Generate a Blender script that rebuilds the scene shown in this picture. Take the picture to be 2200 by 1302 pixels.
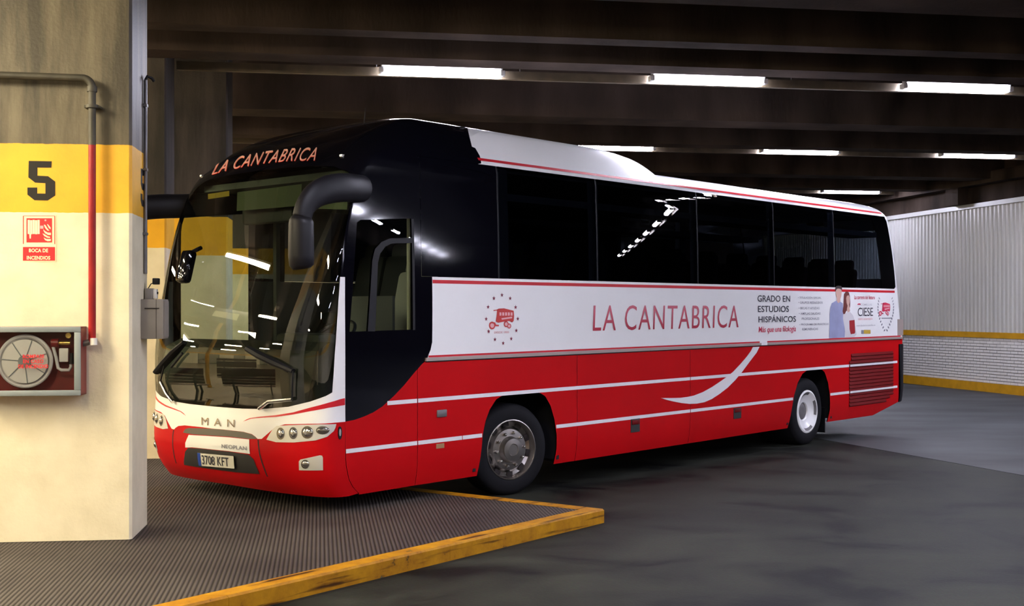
import bpy, bmesh, math, random
import numpy as np
from mathutils import Vector, Matrix

random.seed(7)
for o in list(bpy.data.objects):
    bpy.data.objects.remove(o)
SC = bpy.context.scene
COL = SC.collection

# ------------------------------------------------------------------ camera, world, exposure
FPX, CX, CY, H = 2600.0, 1100.0, 668.0, 1.81       # photograph taken as 2200 x 1302
cam_d = bpy.data.cameras.new('camera'); cam = bpy.data.objects.new('camera', cam_d); COL.objects.link(cam)
cam.location = (0, 0, H); cam.rotation_euler = (math.pi / 2, 0, 0)
cam_d.sensor_width = 36.0; cam_d.lens = 36.0 * FPX / 2200
cam_d.shift_x = 0.0; cam_d.shift_y = (CY - 651.0) / 2200
cam_d.clip_start = 0.05; cam_d.clip_end = 200
SC.camera = cam
SC.view_settings.view_transform = 'Standard'; SC.view_settings.look = 'None'
SC.view_settings.gamma = 1.0; SC.view_settings.use_curve_mapping = False
SC.view_settings.exposure = 0.0
world_ = bpy.data.worlds.new('World'); SC.world = world_; world_.use_nodes = True
world_.node_tree.nodes['Background'].inputs[0].default_value = (0.02, 0.02, 0.025, 1)
world_.node_tree.nodes['Background'].inputs[1].default_value = 0.3
COOL = (0.82, 0.82, 1.0); WARM = (1.0, 0.86, 0.58)
COOL_W, WARM_W = 238.0, 335.0                         # emission of the two kinds of tube

# ------------------------------------------------------------------ materials
def nodes_of(m):
    m.use_nodes = True
    nt = m.node_tree
    return nt, nt.nodes.get('Principled BSDF')

def mat(name, col, rough=0.5, metal=0.0, coat=0.0, var=0.0, vscale=6.0, bump=0.0, bscale=60.0, spec=0.5, stretch=(1, 1, 1)):
    m = bpy.data.materials.new(name); nt, p = nodes_of(m)
    p.inputs['Base Color'].default_value = (*col, 1); p.inputs['Roughness'].default_value = rough
    p.inputs['Metallic'].default_value = metal; p.inputs['Coat Weight'].default_value = coat
    p.inputs['Coat Roughness'].default_value = 0.04
    p.inputs['Specular IOR Level'].default_value = spec
    tc = nt.nodes.new('ShaderNodeTexCoord'); mp = nt.nodes.new('ShaderNodeMapping'); mp.inputs['Scale'].default_value = stretch
    nt.links.new(tc.outputs['Object'], mp.inputs['Vector'])
    if var > 0:
        n = nt.nodes.new('ShaderNodeTexNoise'); n.inputs['Scale'].default_value = vscale; n.inputs['Detail'].default_value = 5
        r = nt.nodes.new('ShaderNodeValToRGB')
        r.color_ramp.elements[0].position = 0.3; r.color_ramp.elements[1].position = 0.7
        r.color_ramp.elements[0].color = (*[c * (1 - var) for c in col], 1)
        r.color_ramp.elements[1].color = (*[min(1, c * (1 + var * 0.6)) for c in col], 1)
        nt.links.new(mp.outputs['Vector'], n.inputs['Vector']); nt.links.new(n.outputs['Fac'], r.inputs['Fac'])
        nt.links.new(r.outputs['Color'], p.inputs['Base Color'])
    if bump > 0:
        n = nt.nodes.new('ShaderNodeTexNoise'); n.inputs['Scale'].default_value = bscale; n.inputs['Detail'].default_value = 4
        b = nt.nodes.new('ShaderNodeBump'); b.inputs['Strength'].default_value = bump; b.inputs['Distance'].default_value = 0.01
        nt.links.new(mp.outputs['Vector'], n.inputs['Vector']); nt.links.new(n.outputs['Fac'], b.inputs['Height'])
        nt.links.new(b.outputs['Normal'], p.inputs['Normal'])
    return m

def emit(name, col, w):
    m = bpy.data.materials.new(name); nt, p = nodes_of(m)
    p.inputs['Base Color'].default_value = (0.8, 0.8, 0.8, 1)
    p.inputs['Emission Color'].default_value = (*col, 1); p.inputs['Emission Strength'].default_value = w
    return m

def glass(name, tint, ior=1.5, rough=0.0):
    m = bpy.data.materials.new(name); m.use_nodes = True; nt = m.node_tree; nt.nodes.clear()
    out = nt.nodes.new('ShaderNodeOutputMaterial'); mix = nt.nodes.new('ShaderNodeMixShader')
    tr = nt.nodes.new('ShaderNodeBsdfTransparent'); gl = nt.nodes.new('ShaderNodeBsdfGlossy'); fr = nt.nodes.new('ShaderNodeFresnel')
    tr.inputs['Color'].default_value = (*tint, 1); gl.inputs['Roughness'].default_value = rough
    fr.inputs['IOR'].default_value = ior
    nt.links.new(fr.outputs[0], mix.inputs[0]); nt.links.new(tr.outputs[0], mix.inputs[1]); nt.links.new(gl.outputs[0], mix.inputs[2])
    nt.links.new(mix.outputs[0], out.inputs['Surface'])
    return m

def ramp_mat(name, axis, stops, rough=0.6, coord='Object', noise=None, streak=None, bump=0.0):
    """bands of paint along one axis of object space (constant steps); optional streaked bare concrete on the last band"""
    m = bpy.data.materials.new(name); nt, p = nodes_of(m)
    p.inputs['Roughness'].default_value = rough
    tc = nt.nodes.new('ShaderNodeTexCoord'); sp = nt.nodes.new('ShaderNodeSeparateXYZ')
    nt.links.new(tc.outputs[coord], sp.inputs[0])
    mr = nt.nodes.new('ShaderNodeMapRange'); lo, hi = stops[0][0], stops[-1][0] + 1.0
    mr.inputs['From Min'].default_value = lo; mr.inputs['From Max'].default_value = hi
    wob = nt.nodes.new('ShaderNodeTexNoise'); wob.inputs['Scale'].default_value = 14
    nt.links.new(tc.outputs[coord], wob.inputs['Vector'])
    mm = nt.nodes.new('ShaderNodeMath'); mm.operation = 'MULTIPLY_ADD'; mm.inputs[1].default_value = 0.012; 
    nt.links.new(wob.outputs['Fac'], mm.inputs[0]); nt.links.new(sp.outputs[axis], mm.inputs[2])
    nt.links.new(mm.outputs[0], mr.inputs['Value'])
    r = nt.nodes.new('ShaderNodeValToRGB'); r.color_ramp.interpolation = 'CONSTANT'
    e = r.color_ramp.elements
    while len(e) < len(stops): e.new(0.5)
    for i, (z, c) in enumerate(stops):
        e[i].position = (z - lo) / (hi - lo); e[i].color = (*c, 1)
    nt.links.new(mr.outputs[0], r.inputs['Fac'])
    last = r.outputs['Color']
    if streak:
        mp = nt.nodes.new('ShaderNodeMapping'); mp.inputs['Scale'].default_value = (3.2, 3.2, 0.4)
        nt.links.new(tc.outputs[coord], mp.inputs['Vector'])
        n = nt.nodes.new('ShaderNodeTexNoise'); n.inputs['Scale'].default_value = 1.0; n.inputs['Detail'].default_value = 7; n.inputs['Roughness'].default_value = 0.65
        nt.links.new(mp.outputs['Vector'], n.inputs['Vector'])
        cr = nt.nodes.new('ShaderNodeValToRGB'); cr.color_ramp.elements[0].position = 0.40; cr.color_ramp.elements[1].position = 0.60
        cr.color_ramp.elements[0].color = (0.26, 0.24, 0.19, 1); cr.color_ramp.elements[1].color = (1, 1, 1, 1)
        nt.links.new(n.outputs['Fac'], cr.inputs['Fac'])
        gt = nt.nodes.new('ShaderNodeMath'); gt.operation = 'GREATER_THAN'; gt.inputs[1].default_value = streak
        nt.links.new(mm.outputs[0], gt.inputs[0])
        mx = nt.nodes.new('ShaderNodeMix'); mx.data_type = 'RGBA'; mx.blend_type = 'MULTIPLY'
        nt.links.new(gt.outputs[0], mx.inputs['Factor']); nt.links.new(last, mx.inputs['A']); nt.links.new(cr.outputs['Color'], mx.inputs['B'])
        last = mx.outputs['Result']
    n2 = nt.nodes.new('ShaderNodeTexNoise'); n2.inputs['Scale'].default_value = 3.5; n2.inputs['Detail'].default_value = 6
    nt.links.new(tc.outputs[coord], n2.inputs['Vector'])
    c2 = nt.nodes.new('ShaderNodeValToRGB'); c2.color_ramp.elements[0].position = 0.3; c2.color_ramp.elements[1].position = 0.6
    c2.color_ramp.elements[0].color = (0.86, 0.85, 0.82, 1); c2.color_ramp.elements[1].color = (1, 1, 1, 1)
    nt.links.new(n2.outputs['Fac'], c2.inputs['Fac'])
    m2 = nt.nodes.new('ShaderNodeMix'); m2.data_type = 'RGBA'; m2.blend_type = 'MULTIPLY'; m2.inputs['Factor'].default_value = 1
    nt.links.new(last, m2.inputs['A']); nt.links.new(c2.outputs['Color'], m2.inputs['B'])
    nt.links.new(m2.outputs['Result'], p.inputs['Base Color'])
    b = nt.nodes.new('ShaderNodeBump'); b.inputs['Strength'].default_value = 0.25; b.inputs['Distance'].default_value = 0.01
    n3 = nt.nodes.new('ShaderNodeTexNoise'); n3.inputs['Scale'].default_value = 40; n3.inputs['Detail'].default_value = 5
    nt.links.new(tc.outputs[coord], n3.inputs['Vector']); nt.links.new(n3.outputs['Fac'], b.inputs['Height']); nt.links.new(b.outputs['Normal'], p.inputs['Normal'])
    return m

CREAM = (0.80, 0.72, 0.52); YEL = (0.86, 0.44, 0.012); CONC = (0.145, 0.118, 0.072)
M = {}
M['pillar'] = ramp_mat('painted_concrete', 'Z', [(0, CREAM), (2.415, YEL), (2.918, CONC)], rough=0.55, streak=2.92)
M['hallwall'] = ramp_mat('hall_wall_paint', 'Z', [(0, CREAM), (2.45, YEL), (2.95, (0.55, 0.47, 0.30))], rough=0.6)
M['endwall'] = ramp_mat('end_wall_paint', 'Z', [(0, CREAM), (2.53, YEL), (3.03, (0.06, 0.045, 0.035))], rough=0.6)
M['beam'] = mat('sooty_concrete', (0.044, 0.031, 0.025), 0.9, var=0.7, vscale=1.3, spec=0.1, bump=0.4, bscale=18, stretch=(1, 1, 0.35))
M['slab'] = mat('dark_slab', (0.014, 0.011, 0.010), 0.9, var=0.4, vscale=1.5)
M['colconc'] = ramp_mat('bare_column', 'Z', [(0, CREAM), (2.415, YEL), (2.918, (0.045, 0.033, 0.025))], rough=0.8, streak=2.92)
M['tray'] = mat('tray_galvanised', (0.09, 0.068, 0.042), 0.5, metal=0.3, var=0.3)
M['tube_cool'] = emit('cool_tube', COOL, COOL_W); M['tube_warm'] = emit('warm_tube', WARM, WARM_W)
M['housing'] = mat('lamp_housing', (0.55, 0.55, 0.57), 0.4)
M['steel'] = mat('galvanised_steel', (0.17, 0.165, 0.17), 0.45, metal=0.5, var=0.2)
M['greybox'] = mat('grey_enamel', (0.27, 0.24, 0.21), 0.45, var=0.1)
M['black'] = mat('black_plastic', (0.010, 0.010, 0.012), 0.45, spec=0.25)
M['redpipe'] = mat('red_pipe_paint', (0.30, 0.012, 0.012), 0.35, var=0.2, spec=0.3)
M['pipegrey'] = mat('dirty_pipe', (0.05, 0.044, 0.03), 0.6, var=0.4)
M['number'] = mat('number_paint', (0.022, 0.019, 0.017), 0.6, spec=0.2)
M['sign_red'] = mat('sign_red', (0.72, 0.012, 0.02), 0.4)
M['sign_cream'] = mat('sign_cream', (0.86, 0.80, 0.52), 0.5)
M['framegrey'] = mat('frame_grey', (0.23, 0.26, 0.27), 0.4, var=0.08)
M['cabred'] = mat('cabinet_red', (0.20, 0.012, 0.012), 0.4, var=0.15)
M['white'] = mat('white_enamel', (0.74, 0.72, 0.68), 0.45)
M['hose'] = mat('pale_hose', (0.62, 0.60, 0.60), 0.5)
M['brass'] = mat('brass', (0.62, 0.44, 0.14), 0.3, metal=0.9)
M['chrome'] = mat('chrome', (0.72, 0.70, 0.68), 0.16, metal=1.0)
M['alu'] = mat('wheel_alloy', (0.42, 0.39, 0.36), 0.28, metal=1.0)
M['tyre'] = mat('tyre_rubber', (0.008, 0.008, 0.010), 0.75, bump=0.1, spec=0.15)
M['hub'] = mat('hub_grey', (0.16, 0.15, 0.15), 0.5, metal=0.4)
M['p_white'] = mat('coach_white', (0.80, 0.80, 0.80), 0.28, coat=0.6, var=0.03, vscale=1.0)
M['p_red'] = mat('coach_red', (0.47, 0.0035, 0.006), 0.36, coat=0.02, var=0.06, vscale=1.2, spec=0.10)
M['p_black'] = mat('coach_black', (0.002, 0.002, 0.004), 0.06, spec=0.42)
M['s_red'] = mat('stripe_red', (0.52, 0.006, 0.016), 0.35)
M['s_white'] = mat('stripe_white', (0.72, 0.71, 0.72), 0.35)
M['rail'] = mat('trim_rail', (0.40, 0.33, 0.30), 0.4, metal=0.3)
M['gap'] = mat('seam_black', (0.008, 0.004, 0.004), 0.8)
M['louvre'] = mat('louvre_red', (0.13, 0.002, 0.003), 0.45, spec=0.2)
M['rubber'] = mat('dark_bumper', (0.006, 0.0055, 0.008), 0.5, spec=0.25)
M['recess'] = mat('recess_black', (0.02, 0.018, 0.017), 0.55)
M['grille'] = mat('grille_dark', (0.075, 0.06, 0.04), 0.5)
M['lampback'] = mat('lamp_silver', (0.62, 0.60, 0.54), 0.35, metal=0.25)
M['lens'] = mat('lamp_bowl', (0.30, 0.28, 0.25), 0.12, metal=0.85)
M['bulb'] = mat('lamp_glass', (0.75, 0.75, 0.72), 0.08, metal=0.5)
M['amber'] = mat('amber_lens', (0.35, 0.20, 0.10), 0.3)
M['windshield'] = glass('windshield_glass', (0.62, 0.70, 0.60), 1.85)
M['clear'] = glass('driver_glass', (0.80, 0.88, 0.86), 1.4)
M['tint'] = glass('tinted_glass', (0.10, 0.115, 0.15), 1.3)
M['caseglass'] = glass('case_glass', (0.93, 0.94, 0.93), 1.3)
M['interior'] = mat('cab_grey', (0.15, 0.15, 0.14), 0.7)
M['dash'] = mat('dash_grey', (0.05, 0.05, 0.048), 0.6)
M['seat'] = mat('seat_fabric', (0.016, 0.017, 0.022), 0.9, bump=0.1)
M['blind'] = mat('sun_blind', (0.14, 0.16, 0.10), 0.8)
M['beige'] = mat('cab_beige', (0.45, 0.43, 0.36), 0.7)
M['plate'] = mat('plate_white', (0.62, 0.60, 0.52), 0.4)
M['blue'] = mat('plate_blue', (0.02, 0.06, 0.34), 0.4)
M['ink'] = mat('print_black', (0.03, 0.03, 0.045), 0.5)
M['inkgrey'] = mat('print_grey', (0.22, 0.22, 0.26), 0.5)
M['inkpale'] = mat('print_pale', (0.48, 0.47, 0.50), 0.5)
M['inkred'] = mat('print_red', (0.55, 0.02, 0.07), 0.45)
M['inkwine'] = mat('print_wine', (0.16, 0.005, 0.03), 0.5)
M['inkpink'] = mat('print_pink', (0.70, 0.38, 0.40), 0.5)
M['emb'] = mat('print_rust', (0.50, 0.035, 0.03), 0.5)
M['shirt'] = mat('print_shirt', (0.28, 0.30, 0.47), 0.5, var=0.2, vscale=3)
M['skin'] = mat('print_skin', (0.55, 0.34, 0.28), 0.5)
M['hair'] = mat('print_hair', (0.035, 0.022, 0.022), 0.5)
M['hairred'] = mat('print_auburn', (0.13, 0.025, 0.02), 0.5)
M['blouse'] = mat('print_blouse', (0.56, 0.54, 0.56), 0.5)
M['book'] = mat('print_book', (0.30, 0.008, 0.014), 0.5)
M['ocre'] = mat('print_ochre', (0.50, 0.33, 0.04), 0.5)
M['kerb'] = None
M['brick'] = mat('white_brick', (0.60, 0.59, 0.605), 0.6, var=0.12, vscale=3)
M['mortar'] = mat('mortar', (0.16, 0.155, 0.165), 0.9)
M['sheet'] = mat('white_sheet', (0.44, 0.44, 0.43), 0.38, metal=0.1, var=0.08, vscale=0.8)
M['yband'] = mat('yellow_band', (0.46, 0.235, 0.008), 0.5, var=0.15)
M['wood'] = mat('bench_wood', (0.09, 0.03, 0.02), 0.35, var=0.3, stretch=(1, 8, 8))
M['benchleg'] = mat('bench_leg', (0.03, 0.03, 0.03), 0.4)
M['signyel'] = emit('lit_yellow', (0.9, 0.7, 0.05), 0.8)
M['doorgrey'] = mat('door_paint', (0.30, 0.27, 0.20), 0.5)

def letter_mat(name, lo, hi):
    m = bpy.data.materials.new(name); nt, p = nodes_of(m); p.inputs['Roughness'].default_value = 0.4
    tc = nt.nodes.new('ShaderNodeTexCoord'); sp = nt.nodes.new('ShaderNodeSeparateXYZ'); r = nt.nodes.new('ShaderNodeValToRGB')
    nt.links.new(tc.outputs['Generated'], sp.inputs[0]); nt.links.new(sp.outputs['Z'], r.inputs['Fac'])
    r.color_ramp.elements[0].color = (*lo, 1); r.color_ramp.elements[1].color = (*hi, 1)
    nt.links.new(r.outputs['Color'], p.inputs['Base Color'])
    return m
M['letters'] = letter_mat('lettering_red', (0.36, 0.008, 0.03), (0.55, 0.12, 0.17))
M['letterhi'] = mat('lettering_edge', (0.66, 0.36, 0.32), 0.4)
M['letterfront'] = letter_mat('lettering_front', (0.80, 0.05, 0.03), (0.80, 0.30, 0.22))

def floor_mat():
    m = bpy.data.materials.new('road_concrete'); nt, p = nodes_of(m)
    tc = nt.nodes.new('ShaderNodeTexCoord')
    n = nt.nodes.new('ShaderNodeTexNoise'); n.inputs['Scale'].default_value = 0.8; n.inputs['Detail'].default_value = 8; n.inputs['Roughness'].default_value = 0.6
    n.inputs['Distortion'].default_value = 0.6
    mp = nt.nodes.new('ShaderNodeMapping'); mp.inputs['Rotation'].default_value = (0, 0, 0.25); mp.inputs['Scale'].default_value = (1.0, 1.3, 1)
    nt.links.new(tc.outputs['Object'], mp.inputs['Vector']); nt.links.new(mp.outputs['Vector'], n.inputs['Vector'])
    r = nt.nodes.new('ShaderNodeValToRGB'); e = r.color_ramp.elements
    e[0].position = 0.37; e[0].color = (0.005, 0.005, 0.0055, 1); e[1].position = 0.64; e[1].color = (0.031, 0.033, 0.027, 1)
    x = e.new(0.46); x.color = (0.0165, 0.0175, 0.0148, 1)
    nt.links.new(n.outputs['Fac'], r.inputs['Fac'])
    f = nt.nodes.new('ShaderNodeTexNoise'); f.inputs['Scale'].default_value = 45; f.inputs['Detail'].default_value = 4
    nt.links.new(tc.outputs['Object'], f.inputs['Vector'])
    mx = nt.nodes.new('ShaderNodeMix'); mx.data_type = 'RGBA'; mx.blend_type = 'OVERLAY'; mx.inputs['Factor'].default_value = 0.25
    nt.links.new(r.outputs['Color'], mx.inputs['A']); nt.links.new(f.outputs['Color'], mx.inputs['B'])
    nt.links.new(mx.outputs['Result'], p.inputs['Base Color'])
    rr = nt.nodes.new('ShaderNodeMapRange'); rr.inputs['To Min'].default_value = 0.5; rr.inputs['To Max'].default_value = 0.75; p.inputs['Specular IOR Level'].default_value = 0.06
    nt.links.new(n.outputs['Fac'], rr.inputs['Value']); nt.links.new(rr.outputs[0], p.inputs['Roughness'])
    b = nt.nodes.new('ShaderNodeBump'); b.inputs['Strength'].default_value = 0.15; b.inputs['Distance'].default_value = 0.01
    nt.links.new(f.outputs['Fac'], b.inputs['Height']); nt.links.new(b.outputs['Normal'], p.inputs['Normal'])
    return m
M['road'] = floor_mat()
M['lane'] = mat('pale_floor', (0.052, 0.055, 0.059), 0.55, var=0.55, vscale=0.9, stretch=(0.5, 1.0, 1), spec=0.08)

def rib_mat():
    m = bpy.data.materials.new('ribbed_paving'); nt, p = nodes_of(m); p.inputs['Roughness'].default_value = 0.65; p.inputs['Specular IOR Level'].default_value = 0.12
    tc = nt.nodes.new('ShaderNodeTexCoord'); mp = nt.nodes.new('ShaderNodeMapping'); mp.inputs['Rotation'].default_value = (0, 0, -math.radians(9))
    nt.links.new(tc.outputs['Object'], mp.inputs['Vector'])
    w = nt.nodes.new('ShaderNodeTexWave'); w.wave_type = 'BANDS'; w.bands_direction = 'X'; w.inputs['Scale'].default_value = 1 / (0.030 * 20 / (2 * math.pi))
    w.inputs['Distortion'].default_value = 0.0
    nt.links.new(mp.outputs['Vector'], w.inputs['Vector'])
    n = nt.nodes.new('ShaderNodeTexNoise'); n.inputs['Scale'].default_value = 0.9; n.inputs['Detail'].default_value = 7
    nt.links.new(tc.outputs['Object'], n.inputs['Vector'])
    r = nt.nodes.new('ShaderNodeValToRGB'); r.color_ramp.elements[0].position = 0.3; r.color_ramp.elements[1].position = 0.7
    r.color_ramp.elements[0].color = (0.052, 0.041, 0.042, 1); r.color_ramp.elements[1].color = (0.098, 0.085, 0.078, 1)
    nt.links.new(n.outputs['Fac'], r.inputs['Fac'])
    g = nt.nodes.new('ShaderNodeValToRGB'); g.color_ramp.elements[0].position = 0.15; g.color_ramp.elements[1].position = 0.65
    g.color_ramp.elements[0].color = (0.30, 0.29, 0.28, 1); g.color_ramp.elements[1].color = (1, 1, 1, 1)
    nt.links.new(w.outputs['Fac'], g.inputs['Fac'])
    mx = nt.nodes.new('ShaderNodeMix'); mx.data_type = 'RGBA'; mx.blend_type = 'MULTIPLY'; mx.inputs['Factor'].default_value = 1
    nt.links.new(r.outputs['Color'], mx.inputs['A']); nt.links.new(g.outputs['Color'], mx.inputs['B']); nt.links.new(mx.outputs['Result'], p.inputs['Base Color'])
    b = nt.nodes.new('ShaderNodeBump'); b.inputs['Strength'].default_value = 0.6; b.inputs['Distance'].default_value = 0.006
    nt.links.new(w.outputs['Fac'], b.inputs['Height']); nt.links.new(b.outputs['Normal'], p.inputs['Normal'])
    return m
M['ribs'] = rib_mat()
M['tile'] = mat('pale_tile', (0.34, 0.28, 0.20), 0.35, var=0.15, vscale=1.5)

def kerb_mat():
    m = bpy.data.materials.new('kerb_paint'); nt, p = nodes_of(m); p.inputs['Roughness'].default_value = 0.55
    tc = nt.nodes.new('ShaderNodeTexCoord')
    n = nt.nodes.new('ShaderNodeTexNoise'); n.inputs['Scale'].default_value = 5.0; n.inputs['Detail'].default_value = 8; n.inputs['Roughness'].default_value = 0.7
    nt.links.new(tc.outputs['Object'], n.inputs['Vector'])
    r = nt.nodes.new('ShaderNodeValToRGB'); e = r.color_ramp.elements
    e[0].position = 0.31; e[0].color = (0.10, 0.17, 0.16, 1); e[1].position = 0.39; e[1].color = (0.32, 0.135, 0.004, 1); p.inputs['Specular IOR Level'].default_value = 0.2
    x = e.new(0.345); x.color = (0.06, 0.035, 0.012, 1); y = e.new(0.65); y.color = (0.47, 0.225, 0.005, 1)
    nt.links.new(n.outputs['Fac'], r.inputs['Fac'])
    mp = nt.nodes.new('ShaderNodeMapping'); mp.vector_type = 'TEXTURE'; mp.inputs['Rotation'].default_value = (0, 0, math.radians(51.8)); mp.inputs['Scale'].default_value = (1.1, 0.11, 0.07)
    n2 = nt.nodes.new('ShaderNodeTexNoise'); n2.inputs['Scale'].default_value = 1.6; n2.inputs['Detail'].default_value = 6
    nt.links.new(tc.outputs['Object'], mp.inputs['Vector']); nt.links.new(mp.outputs['Vector'], n2.inputs['Vector'])
    r2 = nt.nodes.new('ShaderNodeValToRGB'); r2.color_ramp.elements[0].position = 0.33; r2.color_ramp.elements[0].color = (0.16, 0.12, 0.08, 1); r2.color_ramp.elements[1].position = 0.44; r2.color_ramp.elements[1].color = (1, 1, 1, 1)
    nt.links.new(n2.outputs['Fac'], r2.inputs['Fac'])
    mx = nt.nodes.new('ShaderNodeMix'); mx.data_type = 'RGBA'; mx.blend_type = 'MULTIPLY'; mx.inputs['Factor'].default_value = 1
    nt.links.new(r.outputs['Color'], mx.inputs['A']); nt.links.new(r2.outputs['Color'], mx.inputs['B']); nt.links.new(mx.outputs['Result'], p.inputs['Base Color'])
    b = nt.nodes.new('ShaderNodeBump'); b.inputs['Strength'].default_value = 0.5; b.inputs['Distance'].default_value = 0.01
    nt.links.new(n.outputs['Fac'], b.inputs['Height']); nt.links.new(b.outputs['Normal'], p.inputs['Normal'])
    return m
M['kerb'] = kerb_mat()

# ------------------------------------------------------------------ mesh helpers
class MB:
    def __init__(s): s.v = []; s.f = []
    def add(s, vs, fs, mtx=None):
        b = len(s.v)
        for p in vs:
            s.v.append(tuple(mtx @ Vector(p)) if mtx is not None else tuple(p))
        s.f += [tuple(i + b for i in f) for f in fs]; return s
    def box(s, x0, x1, y0, y1, z0, z1, mtx=None, bev=0.0):
        if bev > 0:
            bm = bmesh.new(); bmesh.ops.create_cube(bm, size=1.0)
            for v in bm.verts: v.co = Vector(((x0 + x1) / 2 + v.co.x * (x1 - x0), (y0 + y1) / 2 + v.co.y * (y1 - y0), (z0 + z1) / 2 + v.co.z * (z1 - z0)))
            bmesh.ops.bevel(bm, geom=list(bm.edges), offset=bev, segments=2, profile=0.5, affect='EDGES')
            bm.verts.index_update(); s.add([v.co[:] for v in bm.verts], [[v.index for v in f.verts] for f in bm.faces], mtx); bm.free(); return s
        vs = [(x, y, z) for x in (x0, x1) for y in (y0, y1) for z in (z0, z1)]
        return s.add(vs, [(0, 1, 3, 2), (4, 6, 7, 5), (0, 4, 5, 1), (2, 3, 7, 6), (0, 2, 6, 4), (1, 5, 7, 3)], mtx)
    def tube(s, path, r, n=12, cap=True, close=False):
        P = [Vector(p) for p in path]; R = r if isinstance(r, (list, tuple)) else [r] * len(P)
        b = len(s.v); up = None
        for i, p in enumerate(P):
            t = (P[min(i + 1, len(P) - 1)] - P[max(i - 1, 0)]).normalized()
            if up is None: up = Vector((0, 0, 1)) if abs(t.z) < 0.9 else Vector((1, 0, 0))
            a = (up - t * up.dot(t)).normalized(); c = t.cross(a); up = a
            rr = R[i]; ra, rb = rr if isinstance(rr, (list, tuple)) else (rr, rr)
            for k in range(n):
                g = 2 * math.pi * k / n; s.v.append(tuple(p + a * math.cos(g) * ra + c * math.sin(g) * rb))
        for i in range(len(P) - 1):
            for k in range(n):
                k2 = (k + 1) % n; s.f.append((b + i * n + k, b + i * n + k2, b + (i + 1) * n + k2, b + (i + 1) * n + k))
        if cap:
            s.f.append(tuple(b + k for k in range(n))[::-1]); s.f.append(tuple(b + (len(P) - 1) * n + k for k in range(n)))
        return s
    def lathe(s, prof, mtx=None, n=48, closed=False):
        """prof: (radius, axial) about local Y axis"""
        vs = []; fs = []
        for r, a in prof:
            for k in range(n):
                g = 2 * math.pi * k / n; vs.append((r * math.cos(g), a, r * math.sin(g)))
        m = len(prof)
        for i in range(m - 1 + (1 if closed else 0)):
            j = (i + 1) % m
            for k in range(n):
                k2 = (k + 1) % n; fs.append((i * n + k, i * n + k2, j * n + k2, j * n + k))
        return s.add(vs, fs, mtx)
    def disc(s, c, r, y, n=32, rz=None, mtx=None):
        vs = [(c[0] + r * math.cos(2 * math.pi * k / n), y, c[1] + (rz or r) * math.sin(2 * math.pi * k / n)) for k in range(n)]
        return s.add(vs, [tuple(range(n))], mtx)
    def prism(s, poly, fn, d0, d1):
        """poly of (u, w); fn(u, w, d) -> point; side walls between d0 and d1"""
        n = len(poly); vs = [fn(u, w, d0) for u, w in poly] + [fn(u, w, d1) for u, w in poly]
        fs = [tuple(range(n)), tuple(range(2 * n - 1, n - 1, -1))] + [(i, (i + 1) % n, n + (i + 1) % n, n + i) for i in range(n)]
        return s.add(vs, fs)
    def build(s, name, m, parent=None, smooth=False, loc=None):
        me = bpy.data.meshes.new(name); me.from_pydata(s.v, [], s.f); me.validate()
        bm = bmesh.new(); bm.from_mesh(me); bmesh.ops.recalc_face_normals(bm, faces=bm.faces); bm.to_mesh(me); bm.free()
        if smooth:
            me.polygons.foreach_set('use_smooth', [True] * len(me.polygons))
            me.update()
        me.materials.append(M[m] if isinstance(m, str) else m)
        o = bpy.data.objects.new(name, me); COL.objects.link(o)
        if parent: o.parent = parent
        if loc: o.location = loc
        if smooth and smooth != 'full':
            md = o.modifiers.new('edges', 'EDGE_SPLIT'); md.split_angle = math.radians(38)
        return o

def empty(name, mtx=None, loc=None):
    o = bpy.data.objects.new(name, None); COL.objects.link(o)
    if mtx is not None: o.matrix_world = mtx
    if loc is not None: o.location = loc
    return o
def tag(o, label, cat, group=None, kind=None):
    o['label'] = label; o['category'] = cat
    if group: o['group'] = group
    if kind: o['kind'] = kind
    return o
def struct(o, label=None, cat=None):
    o['kind'] = 'structure'
    if label: o['label'] = label
    if cat: o['category'] = cat
    return o
def children_of(o): return [c for c in bpy.data.objects if c.parent == o]
def copy_tree(o, parent=None):
    c = o.copy(); COL.objects.link(c); c.parent = parent
    for ch in children_of(o): copy_tree(ch, c)
    return c
def frame(x, y, z, rz): return Matrix.Translation((x, y, z)) @ Matrix.Rotation(rz, 4, 'Z')
def ray(px, py): return Vector(((px - CX) / FPX, 1.0, (CY - py) / FPX))
def ground(px, py, z=0.0):
    r = ray(px, py); t = (z - H) / r.z; return Vector((r.x * t, t, z))
def plane_local(px, py, mtx, y=0.0):
    """pixel -> local coordinates on the plane local-y = y of a frame"""
    inv = mtx.inverted(); o = inv @ Vector((0, 0, H)); d = (inv.to_3x3() @ ray(px, py)); t = (y - o.y) / d.y
    return o + d * t

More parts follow.
